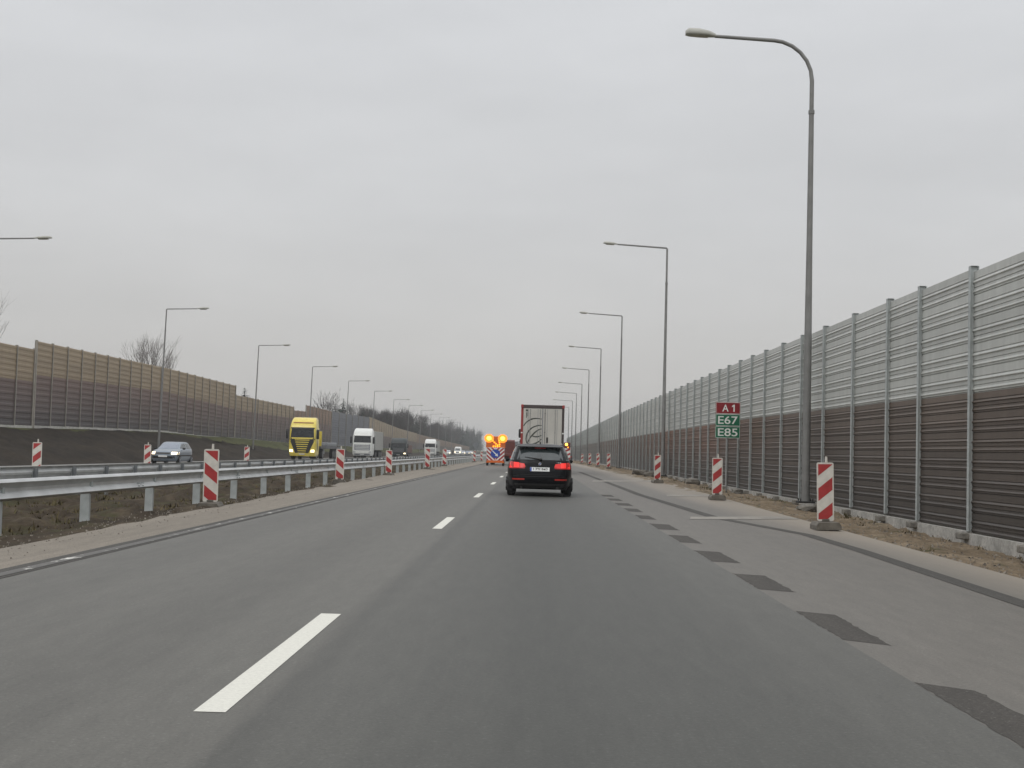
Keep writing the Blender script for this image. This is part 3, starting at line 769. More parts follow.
def cut_arches(o, ys, r, z, w):
    cm = MB()
    for y in ys:
        for sx in (-1, 1): cm.cyl_x((sx * w, y, z), r, .5, 28)
    c = cm.build('cutter', RUBBER)
    md = o.modifiers.new('b', 'BOOLEAN'); md.operation = 'DIFFERENCE'; md.object = c; md.solver = 'EXACT'
    dg = bpy.context.evaluated_depsgraph_get(); me = bpy.data.meshes.new_from_object(o.evaluated_get(dg))
    o.modifiers.clear(); o.data = me; bpy.data.objects.remove(c)
    me.polygons.foreach_set('use_smooth', [True] * len(me.polygons)); me.set_sharp_from_angle(angle=R(32))
def wheel(parent, x, y, r, w, rimm=CHROME):
    o = MB().cyl_x((0, 0, 0), r, w, 28).build('wheel', RUBBER, parent, 40); o.location = (x, y, r)
    sg = 1 if x > 0 else -1
    m = MB(); m.tube([(sg * (w / 2 - .01), 0, 0), (sg * (w / 2 + .006), 0, 0)], r * .66, 24)
    for k in range(5):
        a = 2 * math.pi * k / 5
        m.tube([(sg * (w / 2 + .008), 0, 0), (sg * (w / 2 + .012), r * .6 * math.cos(a), r * .6 * math.sin(a))], .035, 6)
    m.build('rim', rimm, o)

WAGON = Slices([(.20, .80, -2.16, 2.20), (.30, .885, -2.27, 2.28), (.46, .905, -2.315, 2.31), (.60, .915, -2.31, 2.29), (.72, .915, -2.285, 2.25), (.84, .905, -2.245, 2.15), (.93, .885, -2.215, 1.95),
                (.99, .855, -2.185, 1.25), (1.05, .825, -2.15, 1.08), (1.20, .775, -2.02, .72), (1.34, .712, -1.90, .40), (1.40, .665, -1.86, .22), (1.435, .585, -1.80, .05), (1.455, .50, -1.68, -.12), (1.462, .36, -1.45, -.35)], 5.5)
def station_wagon(label, x, y):
    S = WAGON; t = thing('station_wagon', label, 'car', (x, y, 0))
    b = S.shell().build('body', BLACKCAR, t); cut_arches(b, (-1.38, 1.43), .365, .33, .93)
    S.patch('rear', [(-.745, 1.015), (.745, 1.015), (.635, 1.345), (-.635, 1.345)], .005, 14, 6).build('rear_window', GLASS, t, 60)
    S.patch('front', [(-.70, 1.03), (.70, 1.03), (.57, 1.36), (-.57, 1.36)], .005, 14, 6).build('windscreen', GLASS, t, 60)
    for sg in (-1, 1):
        w_ = S.patch('side', [(-1.98, 1.035), (.82, 1.035), (.20, 1.35), (-1.72, 1.35)], .004, 18, 5, sg).build('side_window', GLASS, t, 60)
        S.patch('side', [(-2.0, 1.012), (.88, 1.012), (.86, 1.028), (-2.0, 1.028)], .006, 16, 1, sg).build('chrome_trim', CHROME, w_)
        # tail lamp: wraps round the corner, L-shape thinning inwards
        tl = MB()
        tl.grid(lambda u, v: S.rear(sg * (.58 + .285 * u), (.785 - .012 * u) + (.15 + .028 * u) * v, .010), 8, 4)
        o = tl.build('tail_lamp', TAIL, t, 60)
        S.patch('rear', [(sg * .40, .815), (sg * .578, .79), (sg * .578, .925), (sg * .43, .905)], .009, 6, 3).build('inner_lamp', TAIL_M, o)
        S.patch('rear', [(sg * .41, .775), (sg * .865, .765), (sg * .865, .80), (sg * .41, .80)], .016, 8, 1).build('lamp_strip', TAIL_D, o)
        S.patch('side', [(-2.13, .79), (-1.93, .86), (-1.93, .93), (-2.10, .95)], .008, 5, 3, sg).build('lamp_corner', TAIL_D, o)
        S.patch('rear', [(sg * .42, .455), (sg * .76, .455), (sg * .76, .495), (sg * .42, .495)], .008, 6, 1).build('reflector', REFL, t)
        MB().box((sg * .93, .62, .985), (.14, .10, .09), bev=.03).build('side_mirror', BLACKCAR, t, 40)
        S.patch('front', [(sg * .45, .66), (sg * .85, .66), (sg * .85, .80), (sg * .45, .78)], .008, 6, 2).build('headlamp', HEAD_OFF, t)
        MB().tube([(sg * .60, -1.65, 1.455), (sg * .615, -1.2, 1.475), (sg * .615, -.4, 1.47), (sg * .60, 0, 1.435)], .016, 6).build('roof_rail', CHROME, t)
        for yy in (-1.38, 1.43): wheel(t, sg * .79, yy, .325, .225, TRIM)
        MB().tube([(sg * .5, -2.22, .245), (sg * .5, -2.345, .245)], .034, 12).build('exhaust_pipe', TRIM, t)
    # roof spoiler lip
    sp = MB(); sp.prism([(-1.80, 1.43), (-2.02, 1.385), (-2.03, 1.362), (-1.84, 1.375)], 'x', -.625, .625); sp.build('spoiler', BLACKCAR, t)
    S.patch('rear', [(-.15, 1.338), (.15, 1.338), (.15, 1.35), (-.15, 1.35)], .008, 4, 1).build('brake_light', TAIL_D, t)
    # tailgate seams
    sm = MB()
    for (x0, x1, z0, z1) in ((-.72, .72, .598, .606), (-.72, -.712, .60, 1.0), (.712, .72, .60, 1.0)):
        def P(u, v): return S.rear(x0 + (x1 - x0) * u, z0 + (z1 - z0) * v, .003)
        sm.grid(P, 14, 3)
    sm.build('tailgate_seam', TRIM, t)
    S.patch('rear', [(-.80, .55), (.80, .55), (.80, .562), (-.80, .562)], .012, 16, 1).build('bumper_crease', plain('crease_sheen', (.03, .032, .036), .35), t)
    S.patch('rear', [(-.66, .24), (.66, .24), (.70, .36), (-.70, .36)], .010, 14, 2).build('diffuser', TRIM, t)
    pl = S.patch('rear', [(-.27, .70), (.27, .70), (.27, .81), (-.27, .81)], .012, 6, 2).build('number_plate', PLATE, t)
    eu = S.patch('rear', [(-.268, .702), (-.225, .702), (-.225, .808), (-.268, .808)], .0145, 2, 2).build('plate_band', SIGN_B, pl)
    yy = S.rear(0, .755)[1]
    text_part('LZY 942', .105, TRIM, pl, (.02, yy - .016, .755), .40)
    d = MB(); yb = S.rear(0, .905)[1]
    d.prism([(.042 * math.cos(R(20 * k)), .905 + .042 * math.sin(R(20 * k))) for k in range(18)], 'y', yb - .012, yb + .01)
    e = d.build('round_badge', CHROME, t)
    q = MB()
    for a0 in (0, 180):
        q.prism([(0, .905)] + [(.030 * math.cos(R(a0 + 15 * k)), .905 + .030 * math.sin(R(a0 + 15 * k))) for k in range(7)], 'y', yb - .0155, yb - .012)
    q.build('badge_quarters', SIGN_B, e)
    wp = MB(); p0, p1 = S.rear(.02, 1.035, .03), S.rear(-.42, 1.09, .02); wp.tube([p0, p1], [.02, .008], 6); wp.tube([S.rear(.06, 1.03, .03), S.rear(-.02, 1.03, .035)], .03, 8)
    wp.build('rear_wiper', TRIM, t)
    fin = MB(); fin.prism([(-1.55, 1.45), (-1.30, 1.455), (-1.50, 1.525), (-1.55, 1.525)], 'x', -.015, .015); fin.build('roof_antenna', BLACKCAR, t)
    tx = MB()
    for k in range(4): tx.box((.40 + .055 * k, S.rear(.48, .97)[1] - .006, .945), (.04, .006, .03))
    tx.build('boot_badge', CHROME, t)
    MB().box((0, 0, .23), (1.5, 3.9, .06)).build('underbody', TRIM, t)
    return t
station_wagon('black station wagon with lit brake lights driving ahead in our lane', .255, 38.9)

HATCH = Slices([(.20, .74, -1.88, 1.92), (.32, .80, -1.97, 2.02), (.50, .83, -2.0, 2.05), (.66, .835, -1.98, 2.02), (.80, .825, -1.95, 1.85), (.88, .80, -1.92, 1.35), (.92, .775, -1.9, 1.02), (1.08, .70, -1.72, .70),
                (1.24, .63, -1.52, .36), (1.31, .58, -1.40, .18), (1.345, .50, -1.25, .0), (1.355, .36, -1.0, -.25)], 5.0)
def oncoming_car(label, x, y, paint, lit=True, group=None, z=-.02, detail=True):
    S = HATCH; t = thing('hatchback', label, 'car', (x, y, z), math.pi, group)
    b = S.shell(48, 2).build('body', paint, t); cut_arches(b, (-1.25, 1.25), .33, .30, .85)
    S.patch('front', [(-.68, .94), (.68, .94), (.55, 1.27), (-.55, 1.27)], .005, 12, 5).build('windscreen', GLASS_L, t, 60)
    S.patch('rear', [(-.64, .95), (.64, .95), (.52, 1.25), (-.52, 1.25)], .005, 12, 5).build('rear_window', GLASS, t, 60)
    for sg in (-1, 1):
        S.patch('side', [(-1.70, .95), (-.35, .95), (-.35, 1.26), (-1.35, 1.26)], .004, 10, 4, sg).build('side_window', GLASS, t, 60)
        S.patch('side', [(-.28, .95), (.78, .95), (.20, 1.26), (-.28, 1.26)], .004, 10, 4, sg).build('side_window', GLASS, t, 60)
        S.patch('side', [(-1.75, .50), (1.75, .50), (1.75, .58), (-1.75, .58)], .010, 16, 1, sg).build('side_moulding', TRIM, t)
        S.patch('front', [(sg * .48, .60), (sg * .80, .60), (sg * .80, .75), (sg * .48, .75)], .010, 6, 3).build('headlamp', HEAD if lit else HEAD_OFF, t, 60)
        S.patch('rear', [(sg * .52, .62), (sg * .80, .62), (sg * .80, .78), (sg * .52, .78)], .010, 6, 3).build('tail_lamp', REFL, t)
        MB().box((sg * .88, .72, .95), (.17, .10, .11), bev=.03).build('side_mirror', TRIM, t, 40)
        for yy in (-1.25, 1.25): wheel(t, sg * .73, yy, .29, .18, GREYBOX)
    S.patch('front', [(-.42, .62), (.42, .62), (.42, .72), (-.42, .72)], .008, 8, 2).build('grille', TRIM, t)
    S.patch('front', [(-.78, .36), (.78, .36), (.78, .50), (-.78, .50)], .012, 12, 2).build('bumper', TRIM, t)
    S.patch('front', [(-.26, .44), (.26, .44), (.26, .54), (-.26, .54)], .02, 6, 2).build('number_plate', PLATE, t)
    return t
gC = 'oncoming cars on the opposite carriageway'
oncoming_car('silver hatchback with both headlamps lit, coming past the earth bank', -20.95, 77, SILVER, True, gC).scale = (.97, 1, .97)
oncoming_car('small white car, nearest of those behind the far white truck', -20.8, 330, WHITECAB, True, gC)
oncoming_car('distant white car in front of the white van', -20.6, 400, WHITECAB, True, gC)
oncoming_car('farthest tiny white car before the arrow board', -20.8, 455, WHITECAB, True, gC)
oncoming_car('distant silver car, small dot between the two last white cars', -20.6, 428, SILVER, True, gC)

# ------------------------------------------------------------------ lorries
CAB = Slices([(.32, 1.16, .05, 2.22), (.55, 1.23, 0, 2.32), (1.0, 1.245, 0, 2.34), (1.9, 1.245, 0, 2.30), (2.75, 1.23, 0, 2.14), (2.95, 1.21, 0, 2.06), (3.2, 1.18, 0, 1.88), (3.5, 1.13, .05, 1.55), (3.68, 1.05, .15, 1.2), (3.74, .95, .3, .95)], 9)
def lorry_wheels(t, ys, r=.5, w=.32, x=1.0):
    for y in ys:
        for sg in (-1, 1): wheel(t, sg * x, y, r, w, GALV_D)
def cab_parts(t, paint, style):
    S = CAB
    S.shell(64, 2).build('cab', paint, t, 32)
    ws = S.patch('front', [(-1.08, 1.95), (1.08, 1.95), (1.02, 2.72), (-1.02, 2.72)], .006, 14, 5).build('windscreen', CABGLASS, t, 60)
    for sg in (-1, 1):
        S.patch('side', [(1.0, 1.95), (2.05, 1.85), (1.90, 2.65), (1.0, 2.65)], .006, 6, 4, sg).build('side_window', GLASS, t)
        MB().box((sg * 1.42, 2.18, 2.25), (.22, .16, .85), bev=.05).build('mirror', TRIM, t, 40)
        lit = HEAD if style != 'white' and not (style == 'dark' and sg < 0) else HEAD_OFF
        if style == 'dark' and sg > 0: lit = HEAD_OFF
        if style == 'dark' and sg < 0: lit = HEAD
        S.patch('front', [(sg * .80, .66), (sg * 1.14, .66), (sg * 1.14, .90), (sg * .84, .88)], .012, 6, 3).build('headlamp', lit, t, 60)
    if style == 'yellow':
        # black V of the grille with yellow slats, dark visor line
        g_ = MB()
        for sg in (-1, 1):
            g_.grid(lambda u, v: S.front(sg * ((.36 + .64 * v) + (.25) * u), .58 + 1.36 * v, .010), 3, 8)
        g_.grid(lambda u, v: S.front((-1 + 2 * u) * (.44 + .60 * v), .62 + 1.20 * v, .007), 10, 8)
        gr = g_.build('grille', TRIM, t)
        sl = MB()
        for k in range(6):
            z = .74 + .19 * k; hw = .34 + .5 * (z - .62) * .62
            sl.grid(lambda u, v: S.front((-1 + 2 * u) * hw, z + .072 * v, .018), 8, 1)
        sl.build('grille_slats', YELLOW, gr)
        for sg in (-1, 1): S.patch('side', [(.95, 1.0), (1.25, .7), (1.60, 1.8), (1.42, 1.9)], .008, 3, 4, sg).build('side_stripe', TRIM, t); S.patch('side', [(.35, 2.85), (.55, 2.85), (.40, 3.5), (.22, 3.5)], .008, 3, 4, sg).build('deflector_gap', TRIM, t)
        S.patch('front', [(-.95, 3.20), (.95, 3.20), (.93, 3.30), (-.93, 3.30)], .012, 12, 1).build('roof_stripe', plain('dark_orange_lettering', (.22, .07, .012), .5), t)
        S.patch('front', [(-1.1, 2.72), (1.1, 2.72), (1.08, 2.84), (-1.08, 2.84)], .03, 12, 1).build('sun_visor', TRIM, t)
    else:
        S.patch('front', [(-.98, 1.0), (.98, 1.0), (1.0, 1.72), (-1.0, 1.72)], .010, 12, 3).build('grille', GREYBOX if style == 'white' else TRIM, t)
        s2 = MB()
        for z in (1.12, 1.30, 1.48, 1.64): s2.grid(lambda u, v: S.front((-1 + 2 * u) * .85, z + .05 * v, .022), 8, 1)
        s2.build('grille_bars', WHITECAB if style == 'white' else GREYBOX, t)
        S.patch('front', [(-1.1, .36), (1.1, .36), (1.15, .60), (-1.15, .60)], .014, 12, 2).build('bumper', paint if style != 'white' else GREYBOX, t)
        S.patch('front', [(-1.08, 2.72), (1.08, 2.72), (1.06, 2.80), (-1.06, 2.80)], .03, 12, 1).build('sun_visor', TRIM, t)
    S.patch('front', [(-.26, .44), (.26, .44), (.26, .55), (-.26, .55)], .024, 4, 1).build('number_plate', PLATE, t)
    MB().box((0, -1.9, .75), (.9, 4.2, .26)).build('chassis', TRIM, t)
def lorry(label, x, y, paint, style, trailer, group='lorries on the opposite carriageway'):
    """front of cab faces the camera"""
    t = thing('lorry', label, 'lorry', (x, y + 2.3, -.02), math.pi, group)
    cab_parts(t, paint, style)
    lorry_wheels(t, (1.0, -2.6))
    L_ = 8.6 if trailer == 'box' else 13.4; c = -1.0 - L_ / 2
    if trailer == 'box':
        b = MB().box((0, c, 2.24), (2.5, L_, 2.36), bev=.03).build('trailer_box', TRAILERG, t)
        s = MB()
        for k in range(16):
            s.box((1.258, c - L_ / 2 + .25 + k * L_ / 16.5, 2.24), (.012, .05, 2.26))
        s.build('side_ribs', TRAILERW, b)
        s.build('side_ribs', TRAILERW, b).location.x = -2.516
        MB().box((0, c, 1.0), (1.2, L_ - .4, .1)).build('trailer_chassis', TRIM, t)
        lorry_wheels(t, (-6.0, -7.3, -8.6))
    elif trailer == 'flat':
        MB().box((0, c, 1.12), (2.5, L_, .22), bev=.02).build('flatbed', plain('flatbed_frame', (.10, .10, .11), .6), t)
        MB().box((0, -1.25, 1.85), (2.46, .10, 1.4), bev=.02).build('headboard', YELLOW, t)
        MB().box((0, -4.2, .75), (1.9, 1.6, .5), bev=.05).build('side_locker', GREYBOX, t)
        MB().box((0, -8.5, 1.42), (2.3, 6.2, .35), bev=.05).build('load', GREYBOX, t)
        lorry_wheels(t, (-9.2, -10.5, -11.8))
    elif trailer == 'tipper':
        L_ = 7.5; c = -.5 - L_ / 2
        MB().box((0, c, 1.65), (2.45, L_, 1.5), bev=.04).build('tipper_body', BROWNLOAD, t)
        MB().box((0, c, .9), (1.1, L_, .14)).build('trailer_chassis', TRIM, t)
        lorry_wheels(t, (-4.2, -5.6))
    return t
o = lorry('yellow lorry with black slatted grille, lit headlamps and a flatbed', -21.03, 121, YELLOW, 'yellow', 'flat'); o.scale = (1, 1, 1.045); o.location.z = .02
lorry('white lorry with a grey box trailer, in front of blue-grey barrier panels', -21.0, 164, WHITECAB, 'white', 'box')
lorry('dark green lorry with one headlamp glaring and a brown body', -20.6, 205, GREENCAB, 'dark', 'tipper').scale = (1, 1, .80)
lorry('far white lorry cab with dark windscreen above the striped beacons', -20.5, 268, WHITECAB, 'white', 'box').scale = (.95, 1, .93)
def van(label, x, y):
    S = Slices([(.30, .92, -2.6, 2.5), (.5, .98, -2.65, 2.6), (1.1, 1.0, -2.65, 2.35), (1.3, .99, -2.65, 1.95), (2.0, .93, -2.62, 1.35), (2.3, .86, -2.58, 1.05), (2.42, .75, -2.4, .8)], 7)
    t = thing('van', label, 'van', (x, y, -.02), math.pi)
    S.shell(48, 2).build('body', WHITECAB, t, 32)
    S.patch('front', [(-.85, 1.32), (.85, 1.32), (.78, 1.98), (-.78, 1.98)], .006).build('windscreen', GLASS, t)
    for sg in (-1, 1):
        S.patch('front', [(sg * .55, .8), (sg * .9, .8), (sg * .9, 1.02), (sg * .55, 1.0)], .01).build('headlamp', HEAD, t)
        for yy in (-1.6, 1.7): wheel(t, sg * .85, yy, .34, .22)
    S.patch('front', [(-.5, .72), (.5, .72), (.5, .98), (-.5, .98)], .01).build('grille', TRIM, t)
van('distant white van with lit headlamps, tallest of the far oncoming vehicles', -20.8, 376)

# semi-trailer ahead in our lane
t = thing('semi_trailer_truck', 'white semi-trailer truck with red frame and curved emblem on its rear doors', 'lorry', (.635, 78, 0)); t.scale = (1, 1, 1.012)
MB().box((0, 6.85, 2.57), (2.5, 13.5, 2.80), bev=.02).build('trailer_box', TRAILERW, t)
fr = MB()
fr.box((-1.215, .02, 2.58), (.13, .16, 2.84)); f1 = fr.build('corner_post', REDFRAME, t)
fr = MB(); fr.box((1.215, .02, 2.58), (.13, .16, 2.84)); f2 = fr.build('corner_post', DKFRAME, t)
f2['label'] = 'dark maroon corner post'
MB().box((0, .02, 3.90), (2.29, .18, .19), bev=.01).build('roof_rail', DKFRAME, t)
for sx in (-1, 1):
    MB().box((sx * 1.215, .0, 3.91), (.15, .21, .20), bev=.02).build('corner_casting', REDFRAME, t)
    MB().box((sx * 1.215, -.064, 2.36), (.10, .01, .07)).build('marker_plate', SIGN_W, t)
    m_ = MB().box((sx * .80, .1, .95), (.50, .12, .16), bev=.02).build('tail_lamp', TAIL_D, t)
    MB().box((sx * .62 * 1.62, -.05, 1.32), (.30, .05, .22)).build('warning_plate', ORANGE, t)
for sx in (-1, 1):
    d = MB().box((sx * .575, -.035, 2.46), (1.125, .05, 2.66), bev=.008).build('rear_door', TRAILERW, t)
    s = MB()
    for xx in (.28, .86): s.box((sx * xx, -.063, 2.46), (.018, .012, 2.6))
    s.build('door_groove', GREYBOX, d)
    for xx in (.14, .74):
        s = MB().tube([(sx * xx, -.085, 1.15), (sx * xx, -.085, 3.76)], .017, 8)
        for zz in (1.3, 2.4, 3.5): s.box((sx * xx, -.07, zz), (.08, .04, .05))
        s.build('locking_bar', GALV_D if xx < .5 and sx > 0 else TRAILERG, d)
s = MB().box((.29, -.075, 1.96), (.10, .03, .32), bev=.01); s.build('door_lock', TRIM, t)
MB().box((0, -.066, 2.46), (.05, .012, 2.6)).build('centre_seal', GREYBOX, t)
def ribbon(pts, w, y):
    mb = MB(); n = len(pts); V = []
    for i, p in enumerate(pts):
        a = Vector(pts[min(i + 1, n - 1)]) - Vector(pts[max(i - 1, 0)]); a.normalize(); nrm = Vector((-a.y, a.x)) * (w / 2) * (1 - .35 * abs(2 * i / (n - 1) - 1))
        V += [(p[0] + nrm.x, y, p[1] + nrm.y), (p[0] - nrm.x, y, p[1] - nrm.y)]
    mb.add(V, [(2 * i, 2 * i + 1, 2 * i + 3, 2 * i + 2) for i in range(n - 1)]); return mb
def smooth_curve(p, n=16):
    out = []
    for i in range(len(p) - 1):
        p0, p1, p2, p3 = p[max(i - 1, 0)], p[i], p[i + 1], p[min(i + 2, len(p) - 1)]
        for k in range(n):
            u = k / n
            out.append(tuple(.5 * ((2 * b) + (-a + c) * u + (2 * a - 5 * b + 4 * c - d) * u * u + (-a + 3 * b - 3 * c + d) * u ** 3) for a, b, c, d in zip(p0, p1, p2, p3)))
    return out + [p[-1]]
px = lambda x, y: ((x - 531.5) * .00934, 4.0 - (y - 158) * .00934)
em = MB()
for k, pts in enumerate([[(412, 292), (432, 266), (465, 247), (495, 243), (526, 246)], [(440, 408), (430, 375), (438, 335), (465, 303), (500, 288), (526, 286)], [(437, 402), (455, 365), (480, 335), (505, 315), (526, 307)],
            [(462, 350), (485, 357), (508, 355), (526, 348)], [(436, 398), (460, 405), (490, 398), (512, 385), (526, 370)]]):
    r_ = ribbon(smooth_curve([px(*p) for p in pts]), .085, -.0625 - .0012 * k); em.add(r_.v, r_.f)
em.build('door_emblem', LOGO, t)
em = MB()
for (a, b, c, d) in ((424, 188, 440, 200), (426, 206, 431, 240), (435, 206, 440, 232)):
    q0, q1 = px(a, b), px(c, d); em.box(((q0[0] + q1[0]) / 2, -.064, (q0[1] + q1[1]) / 2), (abs(q1[0] - q0[0]), .004, abs(q1[1] - q0[1])))
em.build('door_mark', LOGO, t)
MB().box((0, .15, .62), (2.3, .10, .14), bev=.02).build('underrun_bar', REDFRAME, t)
MB().box((0, 6.5, 1.02), (1.3, 13, .18)).build('trailer_chassis', TRIM, t)
lorry_wheels(t, (2.2, 3.5, 4.8), x=1.05)
cb = CAB.shell(48, 2).build('cab', WHITECAB, t, 32); cb.location = (0, 14.6, 0)
for sg in (-1, 1):
    MB().box((sg * 1.44, 16.6, 2.55), (.24, .16, .62), bev=.04).build('mirror', TRIM, t, 40)
    MB().box((sg * 1.40, 16.6, 2.02), (.16, .16, .24), bev=.04).build('mirror', TRIM, t, 40)
lorry_wheels(t, (12.4, 15.7), x=1.05)
MB().box((0, 13.6, .8), (.9, 5, .25)).build('chassis', TRIM, t)

# ------------------------------------------------------------------ road works: arrow board on a maroon works truck
t = thing('works_truck', 'maroon road works truck parked in the left lane behind the arrow board', 'truck', (-2.72, 124, 0))
MB().box((0, 2.3, .95), (2.3, 4.8, .24), bev=.02).build('flatbed', MAROON, t)
MB().box((0, 4.6, 1.62), (2.3, .12, 1.1)).build('headboard', MAROON, t)
for sx in (-1, 1): MB().box((sx * 1.14, 2.2, 1.26), (.05, 4.6, .40)).build('side_board', MAROON, t)
cb = MB(); cb.prism([(4.8, .6), (6.7, .6), (6.75, 1.3), (6.4, 2.35), (5.0, 2.42), (4.8, 2.3)], 'x', -1.1, 1.1); cb.build('cab', MAROON, t)
MB().box((0, 4.79, 1.95), (1.7, .02, .5)).build('rear_window', GLASS, t)
for sx in (-1, 1):
    MB().box((sx * .9, -.12, .75), (.35, .05, .16)).build('tail_lamp', TAIL_D, t)
    MB().box((sx * 1.28, 6.2, 1.75), (.16, .12, .35)).build('mirror', TRIM, t)
lorry_wheels(t, (1.2, 5.7), .42, .28, .95)
t = thing('arrow_board', 'flashing orange arrow board with striped border and blue arrow disc', 'arrow board', (-3.12, 116, 0)); t.scale = (.97, 1, .88)
MB().box((0, .06, 1.16), (1.62, .06, 1.30), bev=.02).build('striped_board', SIGN_W, t)
sts = {-1: MB(), 1: MB()}
def clip_poly(pl, ax, lim, sgn):
    out = []
    for i in range(len(pl)):
        p, q = pl[i], pl[(i + 1) % len(pl)]
        ip, iq = (p[ax] - lim) * sgn >= 0, (q[ax] - lim) * sgn >= 0
        if ip: out.append(p)
        if ip != iq:
            u = (lim - p[ax]) / (q[ax] - p[ax]); out.append((p[0] + u * (q[0] - p[0]), p[1] + u * (q[1] - p[1])))
    return out
for k in range(-5, 6):
    for sg in (-1, 1):
        z = .53 + .40 * k
        pl = [(0, z), (.80, z + .80), (.80, z + 1.02), (0, z + .22)]
        pl = clip_poly(pl, 0, .03, 1)
        for lim, sgn in ((.53, 1), (1.79, -1)):
            if len(pl) > 2: pl = clip_poly(pl, 1, lim, sgn)
        if len(pl) > 2: sts[sg].prism([(sg * x, zz) for x, zz in pl], 'y', .024, .028)
for sg in sts: sts[sg].build('stripes', RED_B, t)
dsc = MB(); dsc.prism([(.43 * math.cos(R(10 * k)), 1.20 + .43 * math.sin(R(10 * k))) for k in range(36)], 'y', .0, .022); dk = dsc.build('arrow_disc', SIGN_B, t)
ar = MB(); ar.prism([(-.30, 1.44), (-.24, 1.51), (.10, 1.16), (.17, 1.25), (.26, .93), (-.05, 1.0), (.03, 1.09)], 'y', -.004, 0); ar.build('arrow', SIGN_W, dk)
MB().box((0, .08, 2.36), (1.75, .06, 1.14), bev=.02).build('lamp_panel', ORANGE, t)
for (x, z) in ((-.62, 2.72), (.62, 2.72)):
    o = MB().tube([(0, 0, 0), (0, -.06, 0), (0, -.10, 0)], [.20, .20, .11], 20).build('beacon_lamp', AMBER_BIG, t, 40); o.location = (x, .05, z)
    h = MB(); h.tube([(0, .0, 0), (0, -.03, 0)], .43, 24); h.build('glow_ring', AMBER_GLOW, o); h_ = o.children[0]; h_.location = (0, .01, 0)  # ring around the lamp, widened and made emissive to imitate its bloom
for (x, z) in ((-.40, 2.60), (-.26, 2.46), (-.12, 2.32), (.02, 2.18), (.16, 2.06), (.30, 2.48), (.34, 2.30), (.34, 2.12), (.34, 1.95), (.16, 1.93), (-.02, 1.93), (-.20, 1.93)):
    o = MB().tube([(0, 0, 0), (0, -.05, 0)], [.075, .055], 14).build('arrow_lamp', AMBER, t, 40); o.location = (x, .05, z)
MB().box((0, .4, .45), (1.5, .9, .12)).build('trailer_frame', ORANGE, t)
for sx in (-1, 1):
    MB().tube([(sx * .6, .12, .45), (sx * .6, .12, 2.9)], .04, 8).build('mast', ORANGE, t); wheel(t, sx * .72, .5, .3, .2, GALV_D)
MB().tube([(0, .8, .45), (0, 5.5, .5)], .05, 8).build('tow_bar', ORANGE, t)
MB().box((0, -.08, .35), (1.66, .1, .12)).build('rear_bar', ORANGE, t)

t = thing('box_lorry', 'grey and beige box lorry far ahead, left of the semi-trailer', 'lorry', (-2.25, 172, 0))
MB().box((0, 3, 2.35), (2.3, 6, .62), bev=.03).build('roof_box', GREYBOX, t)
MB().box((0, 3, 1.45), (2.26, 5.9, 1.17), bev=.02).build('rear_body', BEIGE, t)
MB().box((0, 3, .75), (1.2, 6.5, .2)).build('chassis', TRIM, t)
for sx in (-1, 1): MB().box((sx * .85, -.06, .95), (.3, .06, .16)).build('tail_lamp', TAIL_D, t)
cb = CAB.shell(40, 1).build('cab', BEIGE, t, 32); cb.location = (0, 6.6, 0); cb.scale = (.92, .9, .68)
lorry_wheels(t, (1.4, 7.9), .45, .28, .92)

t = thing('warning_light_trailer', 'striped warning panel with an orange flashing lamp beside the semi-trailer', 'warning trailer', (3.05, 112, 0))
MB().box((0, .05, 1.05), (.58, .05, 1.2), bev=.02).build('striped_panel', SIGN_W, t)
st = MB()
for k in range(3):
    z = .5 + .40 * k; st.prism([(-.27, z), (.27, z + .24), (.27, z + .42), (-.27, z + .18)], 'y', .02, .024)
st.build('stripes', RED_B, t)
MB().box((0, .09, 1.92), (.56, .06, .5), bev=.02).build('lamp_panel', MAROON, t)
o = MB().tube([(0, 0, 0), (0, -.06, 0)], [.12, .08], 14).build('beacon_lamp', AMBER_BIG, t, 40); o.location = (-.06, .06, 2.0)
o = MB().tube([(0, 0, 0), (0, -.06, 0)], [.06, .04], 14).build('small_lamp', AMBER, t, 40); o.location = (.08, .06, 1.76)
MB().tube([(0, .12, .1), (0, .12, 2.1)], .03, 8).build('mast', GALV_D, t)
MB().box((0, .2, .12), (.7, .8, .18), bev=.03).build('base', RUBBER, t)
S_ = WAGON
t = thing('parked_car', 'small dark car parked on the shoulder left of the far beacons', 'car', (4.4, 172, 0))
b = S_.shell(40, 2).build('body', GREENCAB, t, 32)
S_.patch('rear', [(-.66, 1.02), (.66, 1.02), (.56, 1.34), (-.56, 1.34)], .006).build('rear_window', GLASS, t)
for sg in (-1, 1):
    S_.patch('rear', [(sg * .5, .78), (sg * .85, .78), (sg * .85, .92), (sg * .5, .92)], .012).build('tail_lamp', TAIL_D, t)
    for yy in (-1.38, 1.43): wheel(t, sg * .86, yy, .32, .2)

# small signs far away
def plate_sign(name, label, x, y, w, h, z, m, m2=None, tri=False):
    t = thing(name, label, 'road sign', (x, y, 0))
    MB().tube([(0, .04, -.1), (0, .04, z + h * .4)], .035, 8).build('post', GALV_D, t)
    if tri: q = MB(); q.prism([(-w / 2, z + h / 2), (w / 2, z + h / 2), (0, z - h / 2)], 'y', -.02, .01); p = q.build('sign_plate', m, t)
    else: p = MB().box((0, -.01, z), (w, .03, h), bev=.01).build('sign_plate', m, t)
    if m2: MB().box((0, -.03, z + h * .22), (w * .86, .006, h * .36)).build('sign_field', m2, p)
plate_sign('motorway_sign', 'small grey and white sign far off at the end of the right barrier', 8.0, 262, 1.2, 1.7, 1.9, GREYBOX, SIGN_W)
plate_sign('warning_sign', 'dark back of a sign on a post left of the arrow board', -6.7, 160, .85, .9, 1.75, POST_D, None, True)

